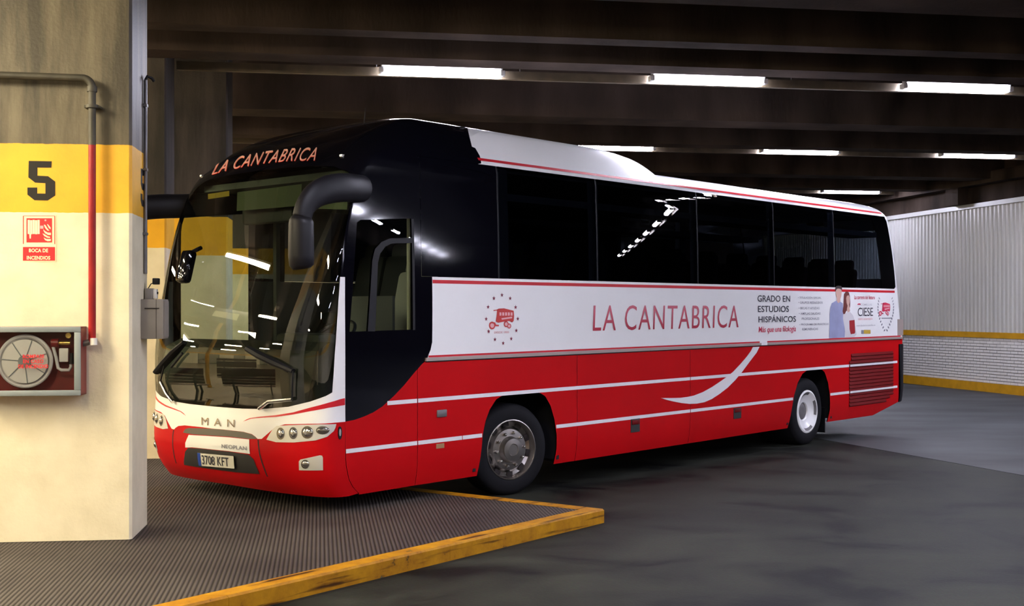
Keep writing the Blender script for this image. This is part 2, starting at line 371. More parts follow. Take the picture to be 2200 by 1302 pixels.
_text_cache = {}
def text_mesh(s, weight=0.0, space=1.0, sub=0):
    """flat text as (verts 0..1 x 0..1, faces)"""
    k = (s, weight, space, sub)
    if k in _text_cache: return _text_cache[k]
    cu = bpy.data.curves.new('t', 'FONT'); cu.body = s; cu.size = 1.0; cu.fill_mode = 'FRONT'; cu.offset = weight; cu.resolution_u = 4; cu.space_character = space
    ob = bpy.data.objects.new('t', cu); COL.objects.link(ob); bpy.context.view_layer.update()
    me = ob.evaluated_get(bpy.context.evaluated_depsgraph_get()).to_mesh()
    if sub:
        bm = bmesh.new(); bm.from_mesh(me); bmesh.ops.triangulate(bm, faces=bm.faces)
        for _ in range(sub): bmesh.ops.subdivide_edges(bm, edges=[e for e in bm.edges if e.calc_length() > 0.12], cuts=1)
        bmesh.ops.triangulate(bm, faces=bm.faces); bm.verts.index_update(); v = np.array([x.co[:2] for x in bm.verts]); f = [tuple(q.index for q in p.verts) for p in bm.faces]; bm.free()
    else: v = np.array([x.co[:2] for x in me.vertices]); f = [tuple(p.vertices) for p in me.polygons]
    ob.evaluated_get(bpy.context.evaluated_depsgraph_get()).to_mesh_clear()
    bpy.data.objects.remove(ob); bpy.data.curves.remove(cu)
    lo = v.min(0); hi = v.max(0); v = (v - lo) / (hi - lo)
    _text_cache[k] = (v, f, (hi - lo)); return _text_cache[k]

# ------------------------------------------------------------------ the setting
AL = math.radians(9.0)                             # the hall is turned a little against the view
E1 = Vector((-math.sin(AL), math.cos(AL), 0)); E2 = Vector((math.cos(AL), math.sin(AL), 0))
o = MB().box(-44, 50, -14, 60, -0.3, 0.0).build('floor', 'road'); struct(o, 'dark grey stained concrete roadway of the bus hall', 'floor')

# lighter strip of floor along the far wall
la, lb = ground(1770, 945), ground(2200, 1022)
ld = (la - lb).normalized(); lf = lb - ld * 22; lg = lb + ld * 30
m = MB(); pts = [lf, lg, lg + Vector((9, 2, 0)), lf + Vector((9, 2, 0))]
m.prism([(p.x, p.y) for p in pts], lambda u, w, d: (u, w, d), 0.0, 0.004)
o = m.build('floor_strip', 'lane'); struct(o, 'paler floor strip running along the corrugated wall', 'floor')

KZ = 0.12
P0 = ground(1298, 1093, KZ); P0.z = 0
kn = Vector((ground(514, 1274, KZ).x, ground(514, 1274, KZ).y, 0)) - P0; kn.normalize()
kf = Vector((ground(1000, 1060, KZ).x, ground(1000, 1060, KZ).y, 0)) - P0; kf.normalize()
P1 = P0 + kn * 16; P2 = P0 + kf * 5.2; P3 = P2 - kn * 12; P4 = P3 + kf * 6
def inset(a, b, c, w):   # corner point moved inward by w from both edges
    d1 = (b - a).normalized(); d2 = (c - b).normalized(); n1 = Vector((-d1.y, d1.x, 0)); n2 = Vector((-d2.y, d2.x, 0))
    k = (n1 + n2); k = k / (1 + n1.dot(n2)); return b + k * w
outer = [P1, P0, P2, P3, P4]
KW = 0.145
inner = [P1 + Vector((-(P0 - P1).normalized().y, (P0 - P1).normalized().x, 0)) * KW] + [inset(outer[i - 1], outer[i], outer[i + 1], KW) for i in (1, 2, 3)] + [P4 + Vector((-(P4 - P3).normalized().y, (P4 - P3).normalized().x, 0)) * KW]
plat = [(p.x, p.y) for p in inner] + [(-43, 44), (-43, -11)]
o = MB().prism(plat, lambda u, w, d: (u, w, d), 0.0, KZ - 0.004).build('platform', 'ribs'); struct(o, 'raised platform of grey ribbed paving under the parked coach', 'platform')
o = MB().box(-33, -6.4, -11, 43, KZ - 0.004, KZ + 0.004).build('floor_waiting', 'tile'); struct(o, 'pale tiled floor of the waiting area beyond the ribbed paving', 'floor')
# kerb: painted edge stones in lengths
kr = empty('kerb', loc=P0); struct(kr, 'chipped yellow kerb edging the ribbed platform', 'kerb')
for i in range(4):
    a, b, ia, ib = outer[i], outer[i + 1], inner[i], inner[i + 1]
    L = (b - a).length; n = max(1, round(L / 2.0))
    for k in range(n):
        t0, t1 = k / n, (k + 1) / n - (0.004 / L if k < n - 1 else 0)
        q = [a.lerp(b, t0), a.lerp(b, t1), ia.lerp(ib, t1), ia.lerp(ib, t0)]
        mb = MB(); c = 0.014
        q2 = [q[0] + (q[3] - q[0]).normalized() * c, q[1] + (q[2] - q[1]).normalized() * c, q[2], q[3]]
        vs = [(p.x, p.y, 0.0) for p in q] + [(p.x, p.y, KZ - c) for p in q] + [(p.x, p.y, KZ) for p in q2]
        mb.add([tuple(Vector(v) - P0) for v in vs], [(3, 2, 1, 0), (8, 9, 10, 11)] + [(j, (j + 1) % 4, 4 + (j + 1) % 4, 4 + j) for j in range(4)] + [(4 + j, 4 + (j + 1) % 4, 8 + (j + 1) % 4, 8 + j) for j in range(4)])
        mb.build('kerb_stone', 'kerb', kr)

# ceiling with precast beams
ceil = MB().box(-44, 50, -14, 60, 6.1, 6.4).build('ceiling', 'slab'); struct(ceil, 'dark concrete ceiling slab above the beams', 'ceiling')
fc = frame(0, 0, 0, AL)
ZB = 4.70
def beam_row(yc, w, z0=ZB, x0=-44, x1=50):
    # yc is the depth at x = 0 of the beam's near face
    mb = MB(); mb.box(x0, x1, 0, w, z0, 6.1); mb.box(x0, x1, -0.05, w + 0.05, z0 + 0.75, z0 + 0.83)
    b = mb.build('beam', 'beam', ceil); b.matrix_local = frame(0, yc, 0, AL); return b
for y0, w in ((-8, 0.7), (-2.5, 0.7), (3.0, 0.7), (5.6, 0.6), (10.45, 0.68), (12.7, 0.31), (14.0, 0.45), (17.9, 0.68), (20.5, 0.45), (24.7, 0.63), (27.3, 0.54), (31.5, 0.63), (36, 0.63)):
    beam_row(y0, w)

# walls closing the hall
def wall(name, p, q, z0, z1, t, m, label):
    d = (q - p); L = d.length; rz = math.atan2(d.y, d.x)
    ob = MB().box(0, L, 0, t, z0, z1).build(name, m); ob.matrix_world = frame(p.x, p.y, 0, rz); struct(ob, label, 'wall'); return ob
wall('wall_left', Vector((-27.0, -13, 0)), Vector((-33.0, 47, 0)), 0, 6.1, 0.3, 'hallwall', 'cream waiting hall wall with a yellow band')
wall('wall_back', Vector((49, -6, 0)), Vector((-30, -12, 0)), 0, 6.1, 0.3, 'hallwall', 'cream end wall of the hall facing the coach')
wall('wall_far', Vector((-34, 44, 0)), Vector((22, 50, 0)), 0, 6.1, 0.3, 'slab', 'dark concrete wall at the far end of the hall')

wall('wall_platform', Vector((-34, 19.2, 0)), Vector((0.6, 24.6, 0)), 0, 4.2, 0.3, 'endwall', 'cream wall with a yellow band behind the parked coach')
# right wall: brick plinth, yellow bands, corrugated sheets, concrete head
WA = ground(2200, 850.5); WB = ground(1948, 823); wd = (WA - WB).normalized()
W0 = WB - wd * 9.0                                  # far end; local x runs toward the camera side
WF = frame(W0.x, W0.y, 0, math.atan2(wd.y, wd.x)); WL = 46.0
WS = (WF.inverted() @ WA).x + 2.0                   # the sheeting ends here; bare concrete beyond
wr = MB().box(0, WS, 0.02, 0.35, 0, 1.25).build('wall_right', 'mortar'); wr.matrix_world = WF
struct(wr, 'far side wall of white brick below corrugated sheets with yellow bands', 'wall')
# the face toward the road is local -y or +y?
cl = WF.inverted() @ Vector((0, 0, 0)); SGN = -1 if cl.y < 0 else 1
def wy(d): return SGN * d                           # distance d out of the wall toward the road
if SGN > 0:
    for v in wr.data.vertices: v.co.y = -v.co.y
def wbox(name, m, x0, x1, d0, d1, z0, z1, parent=wr, bev=0):
    ys = sorted((wy(d0), wy(d1))); return MB().box(x0, x1, ys[0], ys[1], z0, z1, bev=bev).build(name, m, parent)
xa = (WF.inverted() @ WB).x - 0.9; xb = (WF.inverted() @ WA).x + 0.25
wbox('yellow_base', 'yband', 0, WS, 0.0, 0.06, 0, 0.20); wbox('yellow_rail', 'yband', 0, WS, 0.0, 0.05, 1.21, 1.335)
we = WF @ Vector((WS, 0, 0))
wall('wall_return', Vector((we.x, we.y, 0)), Vector((we.x, we.y, 0)) + E2 * 37, 0, 6.1, 0.3, 'beam', 'dark concrete wall running on from the end of the sheeting')
wall('wall_end', Vector((48, -8, 0)), Vector((46, 34, 0)), 0, 6.1, 0.3, 'beam', 'dark concrete wall closing the bus hall')
bl, bh = 0.25, 1.01 / 15
bm_ = MB().box(0.006, bl - 0.008, *sorted((wy(-0.03), wy(0.018))), 0.007, bh - 0.008); proto = None
far_mb = MB(); nb = 0
for r_ in range(15):
    x = -(r_ % 2) * bl / 2
    while x < WS - bl:
        z = 0.2 + r_ * bh
        if xa <= x <= xb and nb < 300:
            if proto is None:
                proto = bm_.build('brick', 'brick', wr); b = proto
            else:
                b = proto.copy(); COL.objects.link(b)
            b.location = (x, wy(random.uniform(-0.003, 0.004)), z); nb += 1
        else:
            far_mb.box(x + 0.004, x + bl - 0.006, *sorted((wy(-0.03), wy(0.018))), z + 0.004, z + bh - 0.006)
        x += bl
fb = far_mb.build('brickwork', 'brick', wr); fb['kind'] = 'stuff'
# corrugated sheets
sw, pitch, dep = 1.05, 0.15, 0.035
mb = MB(); xs = []
for k in range(7):
    b = k * pitch; xs += [(b, 0), (b + 0.055, 0), (b + 0.075, dep), (b + 0.13, dep)]
xs.append((sw, 0))
vs = [(x, wy(d + 0.01), z) for x, d in xs for z in (1.335, 4.16)]
mb.add(vs, [(2 * i, 2 * i + 2, 2 * i + 3, 2 * i + 1) for i in range(len(xs) - 1)])
sh0 = None; k = 0
while (k + 1) * sw <= WS + 0.4:
    if sh0 is None: sh0 = mb.build('corrugated_sheet', 'sheet', wr); s_ = sh0
    else: s_ = sh0.copy(); COL.objects.link(s_)
    s_.location = (k * sw, wy(random.uniform(0, 0.004)), 0); k += 1
wbox('sheet_backing', 'sheet', 0, WS, -0.02, 0.005, 1.25, 4.2); wbox('head_flashing', 'sheet', 0, WS, 0.0, 0.09, 4.14, 4.24)
wbox('concrete_head', 'beam', 0, WS, -0.3, 0.03, 4.24, 6.1); wbox('head_ledge', 'beam', 0, WS, 0.03, 0.35, 4.62, 4.86)
for k in range(3): wbox('head_corbel', 'beam', 2.0 + 4.6 * k, 2.5 + 4.6 * k, 0.03, 0.30, 4.24, 4.62)

# ------------------------------------------------------------------ pillars
PA = math.radians(7.0)
pc = ground(283, 1159, KZ)                         # near right corner of the front pillar
PF = frame(pc.x, pc.y, KZ, PA)                     # local x to the right along the face, y away, face at y = 0
def pillar(name, mtx, w, d, label, m='pillar', ch=0.02):
    poly = [(-w, 0), (-ch, 0), (0, ch), (0, d), (-w, d)]
    ob = MB().prism(poly, lambda u, ww, t: (u, ww, t), 0.0, 5.98).build(name, m); ob.matrix_world = mtx; struct(ob, label, 'pillar'); return ob
p1 = pillar('pillar', PF, 1.30, 0.64, 'cream pillar with a yellow band and a large number 5')
g2 = ground(357, 985, KZ); pillar('pillar', frame(g2.x, g2.y, KZ, PA), 1.0, 0.6, 'cream pillar with yellow band behind the coach front', 'colconc')
f3 = Vector(((489 - CX) / FPX * 15.8, 15.8, 0)); pillar('pillar', frame(f3.x, f3.y, KZ, PA), 0.74, 0.6, 'dark stained column under the beams behind the coach mirror', 'colconc')
for x, y in ((-9.5, 3.0), (-9.8, 18.5), (-3.4, -5.0)):
    pillar('pillar', frame(x, y, KZ, PA), 1.0, 0.7, 'cream pillar of the waiting area with a yellow band', 'pillar')['group'] = 'pillars of the waiting area'

def pl(px, py, y=0.0): v = plane_local(px, py, PF, y); return (v.x, v.z)
def on_pillar(d): return lambda u, w, t: (u, -d - t, w)
# number 5
Z5 = lambda x, y: pl(0 + x / 6.471, 280 + y / 6.471)
five = [(400, 425), (720, 430), (715, 520), (520, 518), (520, 630), (670, 638), (768, 712), (768, 905), (665, 975), (480, 972), (382, 895), (382, 795), (518, 795), (518, 878), (632, 880), (632, 735), (490, 728), (395, 655)]
num = MB().prism([Z5(*p) for p in five], on_pillar(0.0), 0.0, 0.002).build('number_five', 'number', p1)
# the same number on the side face (local x = 0), seen very obliquely
u = [Z5(*p) for p in five]; u0 = min(p[0] for p in u); sc5 = 1.0
MB().prism([(0.36 + (p[0] - u0), p[1]) for p in u], lambda a, w, t: (0.0 + t, a, w), 0.0, 0.002).build('number_five', 'number', p1)

# hose sign
SF = PF.copy(); sgn = empty('hose_sign'); sgn.matrix_world = PF
tag(sgn, 'red and cream fire hose sign under the yellow band', 'sign')
Zs = lambda x, y: pl(30 + x / 10.855, 450 + y / 10.855)
def decal(name, m, poly, d, parent, th=0.0015): return MB().prism(poly, on_pillar(d), 0.0, th).build(name, m, parent)
def rect(x0, y0, x1, y1): return [Zs(x0, y0), Zs(x1, y0), Zs(x1, y1), Zs(x0, y1)]
decal('backing', 'sign_cream', rect(195, 135, 985, 1215), 0.0, sgn, 0.003)
for r4 in ((212, 150, 230, 805), (945, 150, 962, 810), (230, 146, 945, 156)): decal('border_line', 'sign_red', rect(*r4), 0.003, sgn)
decal('red_panel', 'sign_red', rect(295, 205, 890, 770), 0.003, sgn)
for k in range(5): decal('hose_coil', 'sign_cream', rect(325 + k * 57, 245 + (k % 2) * 8, 375 + k * 57, 572 + (k % 2) * 6), 0.0045, sgn)
decal('hose_tail', 'sign_cream', [Zs(360, 560), Zs(405, 560), Zs(398, 680), Zs(370, 680)], 0.0045, sgn)
decal('hose_nozzle', 'inkpink', rect(615, 380, 690, 450), 0.0045, sgn)
for fl in ([(690, 460), (720, 500), (790, 540), (865, 545), (865, 600), (800, 595), (730, 555), (695, 500)], [(700, 355), (735, 365), (790, 450), (830, 500), (780, 490), (730, 430)],
           [(775, 345), (800, 350), (860, 425), (858, 465), (820, 435)], [(670, 560), (720, 580), (790, 625), (850, 640), (845, 665), (780, 660), (710, 620)], [(695, 655), (760, 690), (865, 690), (860, 735), (790, 742), (730, 715)]):
    decal('flame', 'sign_cream', [Zs(*p) for p in fl], 0.0045, sgn)
decal('screw', 'inkpink', [Zs(738 + 22 * math.cos(a), 255 + 22 * math.sin(a)) for a in [k * math.pi / 6 for k in range(12)]], 0.0045, sgn)
decal('caption_panel', 'sign_red', rect(212, 875, 960, 1195), 0.003, sgn)
def text_on(name, s, m, fn, parent, weight=0.0, space=1.0):
    v, f, _ = text_mesh(s, weight, space); mb = MB(); mb.add([fn(a, b) for a, b in v], f); return mb.build(name, m, parent)
def quad_text(name, s, m, parent, x0, y0, x1, y1, Z, d, weight=0.02, space=1.05):
    a = Z(x0, y1); b = Z(x1, y0)
    return text_on(name, s, m, lambda u, w: (a[0] + (b[0] - a[0]) * u, -d, a[1] + (b[1] - a[1]) * w), parent, weight, space)
quad_text('caption', 'BOCA DE', 'sign_cream', sgn, 355, 915, 800, 1000, Zs, 0.0065, 0.03)
quad_text('caption', 'INCENDIOS', 'sign_cream', sgn, 305, 1085, 850, 1172, Zs, 0.0065, 0.03)

# fire pipe on the pillar face
fp = empty('fire_pipe'); fp.matrix_world = PF; tag(fp, 'fire main pipe, grey above and red below, on the numbered pillar', 'pipe')
yv = -0.09; rp = 0.027
x_ = plane_local(198, 500, PF, yv).x; ztop = plane_local(198, 168, PF, yv).z; zr = plane_local(198, 312, PF, yv).z; zbt = plane_local(198, 735, PF, yv).z
MB().tube([(x_, yv, zr), (x_, yv, zbt)], rp, 16).build('red_pipe', 'redpipe', fp, True)
bend = [(x_ - 0.07 + 0.07 * math.cos(a), yv, ztop - 0.07 + 0.07 * math.sin(a)) for a in [k * math.pi / 16 for k in range(9)]]
MB().tube([(x_, yv, zr)] + bend + [(-2.0, yv, ztop + 0.02)], rp, 16).build('grey_pipe', 'pipegrey', fp, True)
zc = plane_local(198, 229, PF, yv).z
mb = MB().tube([(x_, yv, zc - 0.012), (x_, yv, zc + 0.012)], 0.045, 16); mb.box(x_ - 0.055, x_ + 0.055, yv - 0.008, 0.0, zc - 0.008, zc + 0.008); mb.build('pipe_clamp', 'pipegrey', fp, True)
MB().tube([(x_ + 0.0, yv, ztop - 0.10), (x_, yv, ztop - 0.06)], 0.036, 16).build('elbow_collar', 'pipegrey', fp, True)
MB().tube([(x_ + 0.01, yv, zbt + 0.01), (x_ - 0.09, yv, zbt - 0.02)], 0.022, 12).build('outlet_elbow', 'steel', fp, True)
MB().tube([(x_ + 0.015, yv - 0.02, zbt + 0.03), (x_ + 0.015, yv - 0.02, zbt - 0.02)], 0.026, 12).build('outlet_valve', 'white', fp, True)

# hose cabinet
hc = empty('hose_cabinet'); hc.matrix_world = PF; tag(hc, 'grey framed glass fire hose cabinet on the cream pillar', 'cabinet')
CD = 0.19                                           # depth of the case
Zh = lambda x, y: (lambda v: (v.x, v.z))(plane_local(x / 6.855, 680 + y / 6.855, PF, -CD))
xr, zt = Zh(1185, 150); _, zb = Zh(1185, 1165); xi, zti = Zh(1090, 232); _, zbi = Zh(1090, 1085); xl = xr - 0.75; fw = xr - xi
def hbox(name, m, x0, x1, y0, y1, z0, z1, bev=0.004): return MB().box(x0, x1, y0, y1, z0, z1, bev=bev).build(name, m, hc, True)
hbox('back_panel', 'cabred', xl, xr, -0.012, 0, zb, zt, 0)
hbox('side_panel', 'cabred', xr - 0.012, xr, -CD + 0.012, -0.012, zb, zt, 0); hbox('side_panel', 'cabred', xl, xl + 0.012, -CD + 0.012, -0.012, zb, zt, 0)
hbox('top_panel', 'cabred', xl, xr, -CD + 0.012, -0.012, zt - 0.012, zt, 0); hbox('bottom_panel', 'cabred', xl, xr, -CD + 0.012, -0.012, zb, zb + 0.012, 0)
hbox('frame_rail', 'framegrey', xl, xr, -CD, -CD + 0.02, zti, zt); hbox('frame_rail', 'framegrey', xl, xr, -CD, -CD + 0.02, zb, zbi)
hbox('frame_stile', 'framegrey', xi, xr, -CD, -CD + 0.0195, zbi, zti); hbox('frame_stile', 'framegrey', xl, xl + fw, -CD, -CD + 0.0195, zbi, zti)
gp = MB().add([(xl + fw, -CD + 0.01, zbi), (xi, -CD + 0.01, zbi), (xi, -CD + 0.01, zti), (xl + fw, -CD + 0.01, zti)], [(0, 1, 2, 3)]).build('glass_pane', 'caseglass', hc)
Zi = lambda x, y: (lambda v: (v.x, v.z))(plane_local(x / 6.855, 680 + y / 6.855, PF, -0.12))
rc = Zi(370, 660); rr_ = abs(Zi(790, 660)[0] - rc[0])
mt = Matrix.Translation((rc[0], -0.13, rc[1]))
reel = MB().lathe([(0.0, 0.0), (rr_ * 0.80, 0.0), (rr_ * 0.80, 0.02), (0, 0.02)], mt).build('reel_disc', 'white', hc, True)
for k in range(4):
    mb = MB(); r0 = rr_ * (0.98 - 0.05 * k) - 0.012
    mb.tube([(rc[0] + r0 * math.cos(a), -0.115 + 0.018 * k, rc[1] + r0 * math.sin(a)) for a in [2 * math.pi * j / 48 for j in range(49)]], 0.013, 8, cap=False); mb.build('hose_turn', 'hose', hc, True)
for k in range(7):
    a = math.radians(20 + 51.4 * k); mb = MB(); mb.tube([(rc[0] + 0.03 * math.cos(a), -0.134, rc[1] + 0.03 * math.sin(a)), (rc[0] + rr_ * 0.8 * math.cos(a), -0.134, rc[1] + rr_ * 0.8 * math.sin(a))], 0.0035, 6); mb.build('reel_spoke', 'framegrey', hc)
MB().lathe([(0.0, -0.012), (rr_ * 0.22, -0.012), (rr_ * 0.22, 0.0), (0, 0)], mt, 24).build('reel_hub', 'framegrey', hc, True)
va = Zi(820, 390)
MB().tube([(va[0] - 0.03, -0.11, va[1]), (va[0] + 0.02, -0.11, va[1])], 0.032, 14).build('valve_wheel', 'cabred', hc, True)
MB().tube([(va[0] + 0.02, -0.11, va[1]), (va[0] + 0.10, -0.11, va[1])], 0.014, 12).build('valve_body', 'brass', hc, True)
gd = Zi(1010, 280); MB().lathe([(0, -0.01), (0.02, -0.01), (0.02, 0.01), (0, 0.01)], Matrix.Translation((gd[0], -0.12, gd[1])), 20).build('pressure_gauge', 'brass', hc, True)
la_ = [Zi(770, 420), Zi(820, 600), Zi(850, 760), Zi(900, 790), Zi(1010, 790), Zi(1040, 740), Zi(1035, 660)]
MB().tube([(p[0], -0.11, p[1]) for p in la_], 0.012, 10).build('lance_hose', 'hose', hc, True)
hb_ = Zi(930, 570); MB().box(hb_[0] - 0.035, hb_[0] + 0.03, -0.10, -0.05, hb_[1] - 0.05, hb_[1] + 0.05, bev=0.006).build('lance_block', 'white', hc, True)
nz = Zi(1050, 600); MB().tube([(nz[0], -0.11, nz[1] + 0.03), (nz[0], -0.11, nz[1] - 0.05)], [0.012, 0.02], 12).build('nozzle', 'black', hc, True)
for s_, x0, y0, x1, y1 in (('ROMPASE', 330, 560, 648, 618), ('EN CASO', 335, 632, 635, 690), ('DE INCENDIO', 265, 705, 705, 765)):
    quad_text('pane_lettering', s_, 'sign_red', gp, x0, y0, x1, y1, Zh, CD - 0.008, 0.025)

# conduit, box and small camera on the side face of the pillar
def side_y(px): # local y on side face x = 0 at pixel column
    inv = PF.inverted(); oo = inv @ Vector((0, 0, H)); d = inv.to_3x3() @ ray(px, 600); t = -oo.x / d.x; return (oo + d * t).y
def side_z(px, py):
    inv = PF.inverted(); oo = inv @ Vector((0, 0, H)); d = inv.to_3x3() @ ray(px, py); t = -oo.x / d.x; return (oo + d * t).z
cy = side_y(308); cd = empty('conduit'); cd.matrix_world = PF; tag(cd, 'thin grey conduit on the shaded side of the numbered pillar', 'conduit')
z1_, z0_ = side_z(308, 172), side_z(308, 588)
MB().tube([(0.016, cy, z0_), (0.016, cy, z1_)], 0.014, 10).build('conduit_pipe', 'steel', cd, True)
MB().tube([(0.016, cy, z1_), (0.03, cy, z1_ + 0.03), (0.06, cy + 0.02, z1_ + 0.02), (0.075, cy + 0.03, z1_ - 0.005)], 0.012, 10).build('conduit_hook', 'black', cd, True)
for k in range(3): MB().box(0, 0.032, cy - 0.03, cy + 0.03, z0_ + 0.3 + 0.5 * k, z0_ + 0.32 + 0.5 * k).build('conduit_clip', 'steel', cd)
gb = empty('grey_switch_box'); gb.matrix_world = PF; tag(gb, 'grey metal box fixed to the pillar side by the windscreen', 'box')
zb0, zb1 = side_z(312, 727), side_z(312, 643)
MB().box(0.0, 0.17, 0.36, 0.60, zb0, zb1, bev=0.006).build('box_body', 'greybox', gb, True)
MB().box(0.172, 0.176, 0.375, 0.585, zb0 + 0.015, zb1 - 0.015).build('box_door', 'greybox', gb)
MB().box(0.115, 0.118, 0.3585, 0.3598, zb0, zb1).build('box_seam', 'gap', gb)
MB().box(0.03, 0.14, 0.352, 0.359, zb1 - 0.075, zb1 - 0.068).build('hinge_line', 'gap', gb)
cm = empty('security_camera'); cm.matrix_world = PF; tag(cm, 'small pale camera with black shade on top of the grey box', 'camera')
MB().box(0.01, 0.07, 0.48, 0.56, zb1, zb1 + 0.085, bev=0.004).build('camera_body', 'greybox', cm, True)
MB().box(0.072, 0.098, 0.485, 0.555, zb1 + 0.005, zb1 + 0.08, bev=0.003).build('camera_face', 'white', cm, True)
MB().box(0.098, 0.104, 0.50, 0.54, zb1 + 0.04, zb1 + 0.058).build('lens', 'black', cm)
MB().tube([(0.03, 0.52, zb1 + 0.085), (0.05, 0.52, zb1 + 0.12), (0.075, 0.52, zb1 + 0.13)], 0.004, 8).build('stalk', 'black', cm, True)
MB().box(0.065, 0.115, 0.49, 0.55, zb1 + 0.115, zb1 + 0.165, bev=0.006).build('shade', 'black', cm, True)

# ------------------------------------------------------------------ lamps
def make_lamp(name, tube, hang=0.0):
    r = empty(name); L = 1.5
    MB().box(-L / 2, L / 2, -0.05, 0.05, 0.045, 0.105, bev=0.008).build('lamp_housing', 'housing', r, True)
    mb = MB(); prof = [(-0.06, 0.045), (-0.055, 0.0), (-0.03, -0.028), (0.03, -0.028), (0.055, 0.0), (0.06, 0.045)]
    vs = [(x, y, z) for x in (-L / 2 + 0.03, L / 2 - 0.03) for y, z in prof]; n = len(prof)
    mb.add(vs, [(i, (i + 1) % n, n + (i + 1) % n, n + i) for i in range(n)] + [tuple(range(n)), tuple(range(n, 2 * n))])
    mb.build('tube_cover', tube, r)
    for s in (-1, 1): MB().box(s * L / 2 - 0.03, s * L / 2 + 0.03, -0.062, 0.062, -0.02, 0.045, bev=0.006).build('end_cap', 'housing', r, True)
    if not hang:
        for s in (-0.5, 0.5): MB().box(s - 0.02, s + 0.02, 0.05, 0.13, 0.05, 0.07).build('bracket', 'steel', r)
    if hang:
        for s in (-0.5, 0.5): MB().tube([(s, 0, 0.10), (s, 0, hang)], 0.006, 6).build('hanger', 'steel', r)
    return r
LZ = 4.75
def at_lamp(px_, py_):
    r = ray(px_, py_); t = (LZ - H) / r.z; return Vector((r.x * t, t, LZ))
wall_in = WF.inverted()
cool = make_lamp('fluorescent_lamp', 'tube_cool'); first = True
rowdef = [
    (at_lamp(950, 157), 3.42, 0, 12, 'front light row above the coach roof', {0: 'bright fluorescent lamp above the black front dome of the coach', 1: 'bright fluorescent lamp over the coach roof, middle of the front row', 2: 'bright fluorescent lamp of the front row above the corrugated wall lane'}),
    (at_lamp(1719, 327), 3.55, -1, 7, 'middle light row beyond the coach', {-1: 'fluorescent lamp just over the rounded end of the roof fairing', 0: 'fluorescent lamp of the middle row above the rear half of the coach', 1: 'fluorescent lamp of the middle row beside the corrugated wall head'}),
    (at_lamp(1828, 413), 3.5, 0, 3, 'far light row near the corrugated wall', {0: 'small far fluorescent lamp just above the rear roof end of the coach'}),
    (Vector((1.2, 8.0, LZ)), 3.6, 0, 11, 'light row over the road in front of the coach', {}),
    (Vector((2.5, 1.2, LZ)), 3.6, 0, 10, 'light row over the road beside the kerb', {}),
    (Vector((3.5, -5.5, LZ)), 3.6, 0, 4, 'light row by the hall end wall', {})]
TRL = {0: (-3.2, 'beige cable tray along the front row of lamps'), 1: (-14, 'dim cable tray along the middle row of lamps'), 2: (-4, 'dark cable tray carrying the far lamp'), 3: (-1, 'cable tray over the road in front of the coach'), 4: (-1, 'cable tray over the road beside the kerb'), 5: (-1, 'cable tray by the hall end wall')}
for ri, (base, dx, k0, k1, rn, labs) in enumerate(rowdef):
    xmax = 0.0
    for k in range(k0, k1):
        p = base + E2 * dx * k
        lp = wall_in @ p
        if lp.x < WS and lp.y * SGN < 0.6: continue
        if (p - we).dot(E1) > -0.8 and (p - we).dot(E2) > -0.9: continue
        xmax = max(xmax, dx * k + 1.2)
        l = cool if first else copy_tree(cool); first = False
        l.location = p; l.rotation_euler = (0, 0, AL); tag(l, labs.get(k, 'white fluorescent lamp of the ' + rn), 'lamp', rn)
    x0, lab = TRL[ri]
    tr = empty('cable_tray'); tr.matrix_world = frame(base.x, base.y, LZ, AL); tag(tr, lab, 'cable tray')
    MB().box(x0, xmax, 0.13, 0.20, -0.03, 0.075).build('tray_channel', 'tray', tr)
    for k in range(int((xmax - x0) / 1.8)): MB().tube([(x0 + 0.6 + 1.8 * k, 0.165, 0.075), (x0 + 0.6 + 1.8 * k, 0.165, 1.34)], 0.006, 6).build('hanger', 'steel', tr)
warm = make_lamp('platform_lamp', 'tube_warm', 1.74); first = True
for x, y in ((-3.0, 3.4), (-4.9, 6.2), (-6.2, 4.6), (-6.8, 7.8), (-7.8, 11.4), (-5.0, 0.0), (-10.0, 2.0), (-10.4, 6.0), (-10.9, 9.6), (-11.3, 13.2), (-11.8, 17.0), (-8.4, 20.5), (-15.2, 7.0), (-15.6, 10.6), (-16.0, 14.4), (-19.5, 8.0), (-20.0, 11.6), (-20.4, 15.4), (-24.5, 8.6), (-25.0, 12.2), (-25.4, 16.0)):
    l = warm if first else copy_tree(warm); first = False
    l.location = (x, y, 4.35); l.rotation_euler = (0, 0, AL + math.pi / 2); tag(l, 'warm fluorescent lamp hanging over the ribbed platform', 'lamp', 'lamps over the platform')

# ------------------------------------------------------------------ waiting area seen only in the windscreen
def bench(x, y, rz, label):
    b = empty('bench'); b.matrix_world = frame(x, y, KZ, rz); tag(b, label, 'bench', 'dark wooden benches of the waiting area')
    for k in range(4): MB().box(-1.1, 1.1, -0.22 + 0.11 * k, -0.12 + 0.11 * k, 0.43, 0.46, bev=0.006).build('seat_slat', 'wood', b, True)
    for k in range(4): MB().box(-1.1, 1.1, 0.24 + 0.02 * k, 0.27 + 0.02 * k, 0.52 + 0.11 * k, 0.62 + 0.11 * k, bev=0.006).build('back_slat', 'wood', b, True)
    for s in (-0.8, 0.8):
        MB().box(s - 0.03, s + 0.03, -0.2, 0.24, 0.38, 0.43).build('seat_bracket', 'benchleg', b)
        MB().box(s - 0.03, s + 0.03, -0.2, -0.15, 0, 0.40).build('leg', 'benchleg', b); MB().box(s - 0.03, s + 0.03, 0.2, 0.30, 0, 0.95).build('leg', 'benchleg', b)
bench(-7.5, 9.9, AL + math.pi / 2 * 3, 'dark wooden bench facing the coach front'); bench(-7.9, 12.5, AL + math.pi / 2 * 3, 'dark wooden bench facing the coach front')
bench(-12.2, 10.5, AL + math.pi / 2 * 3, 'dark wooden bench facing the coach front')
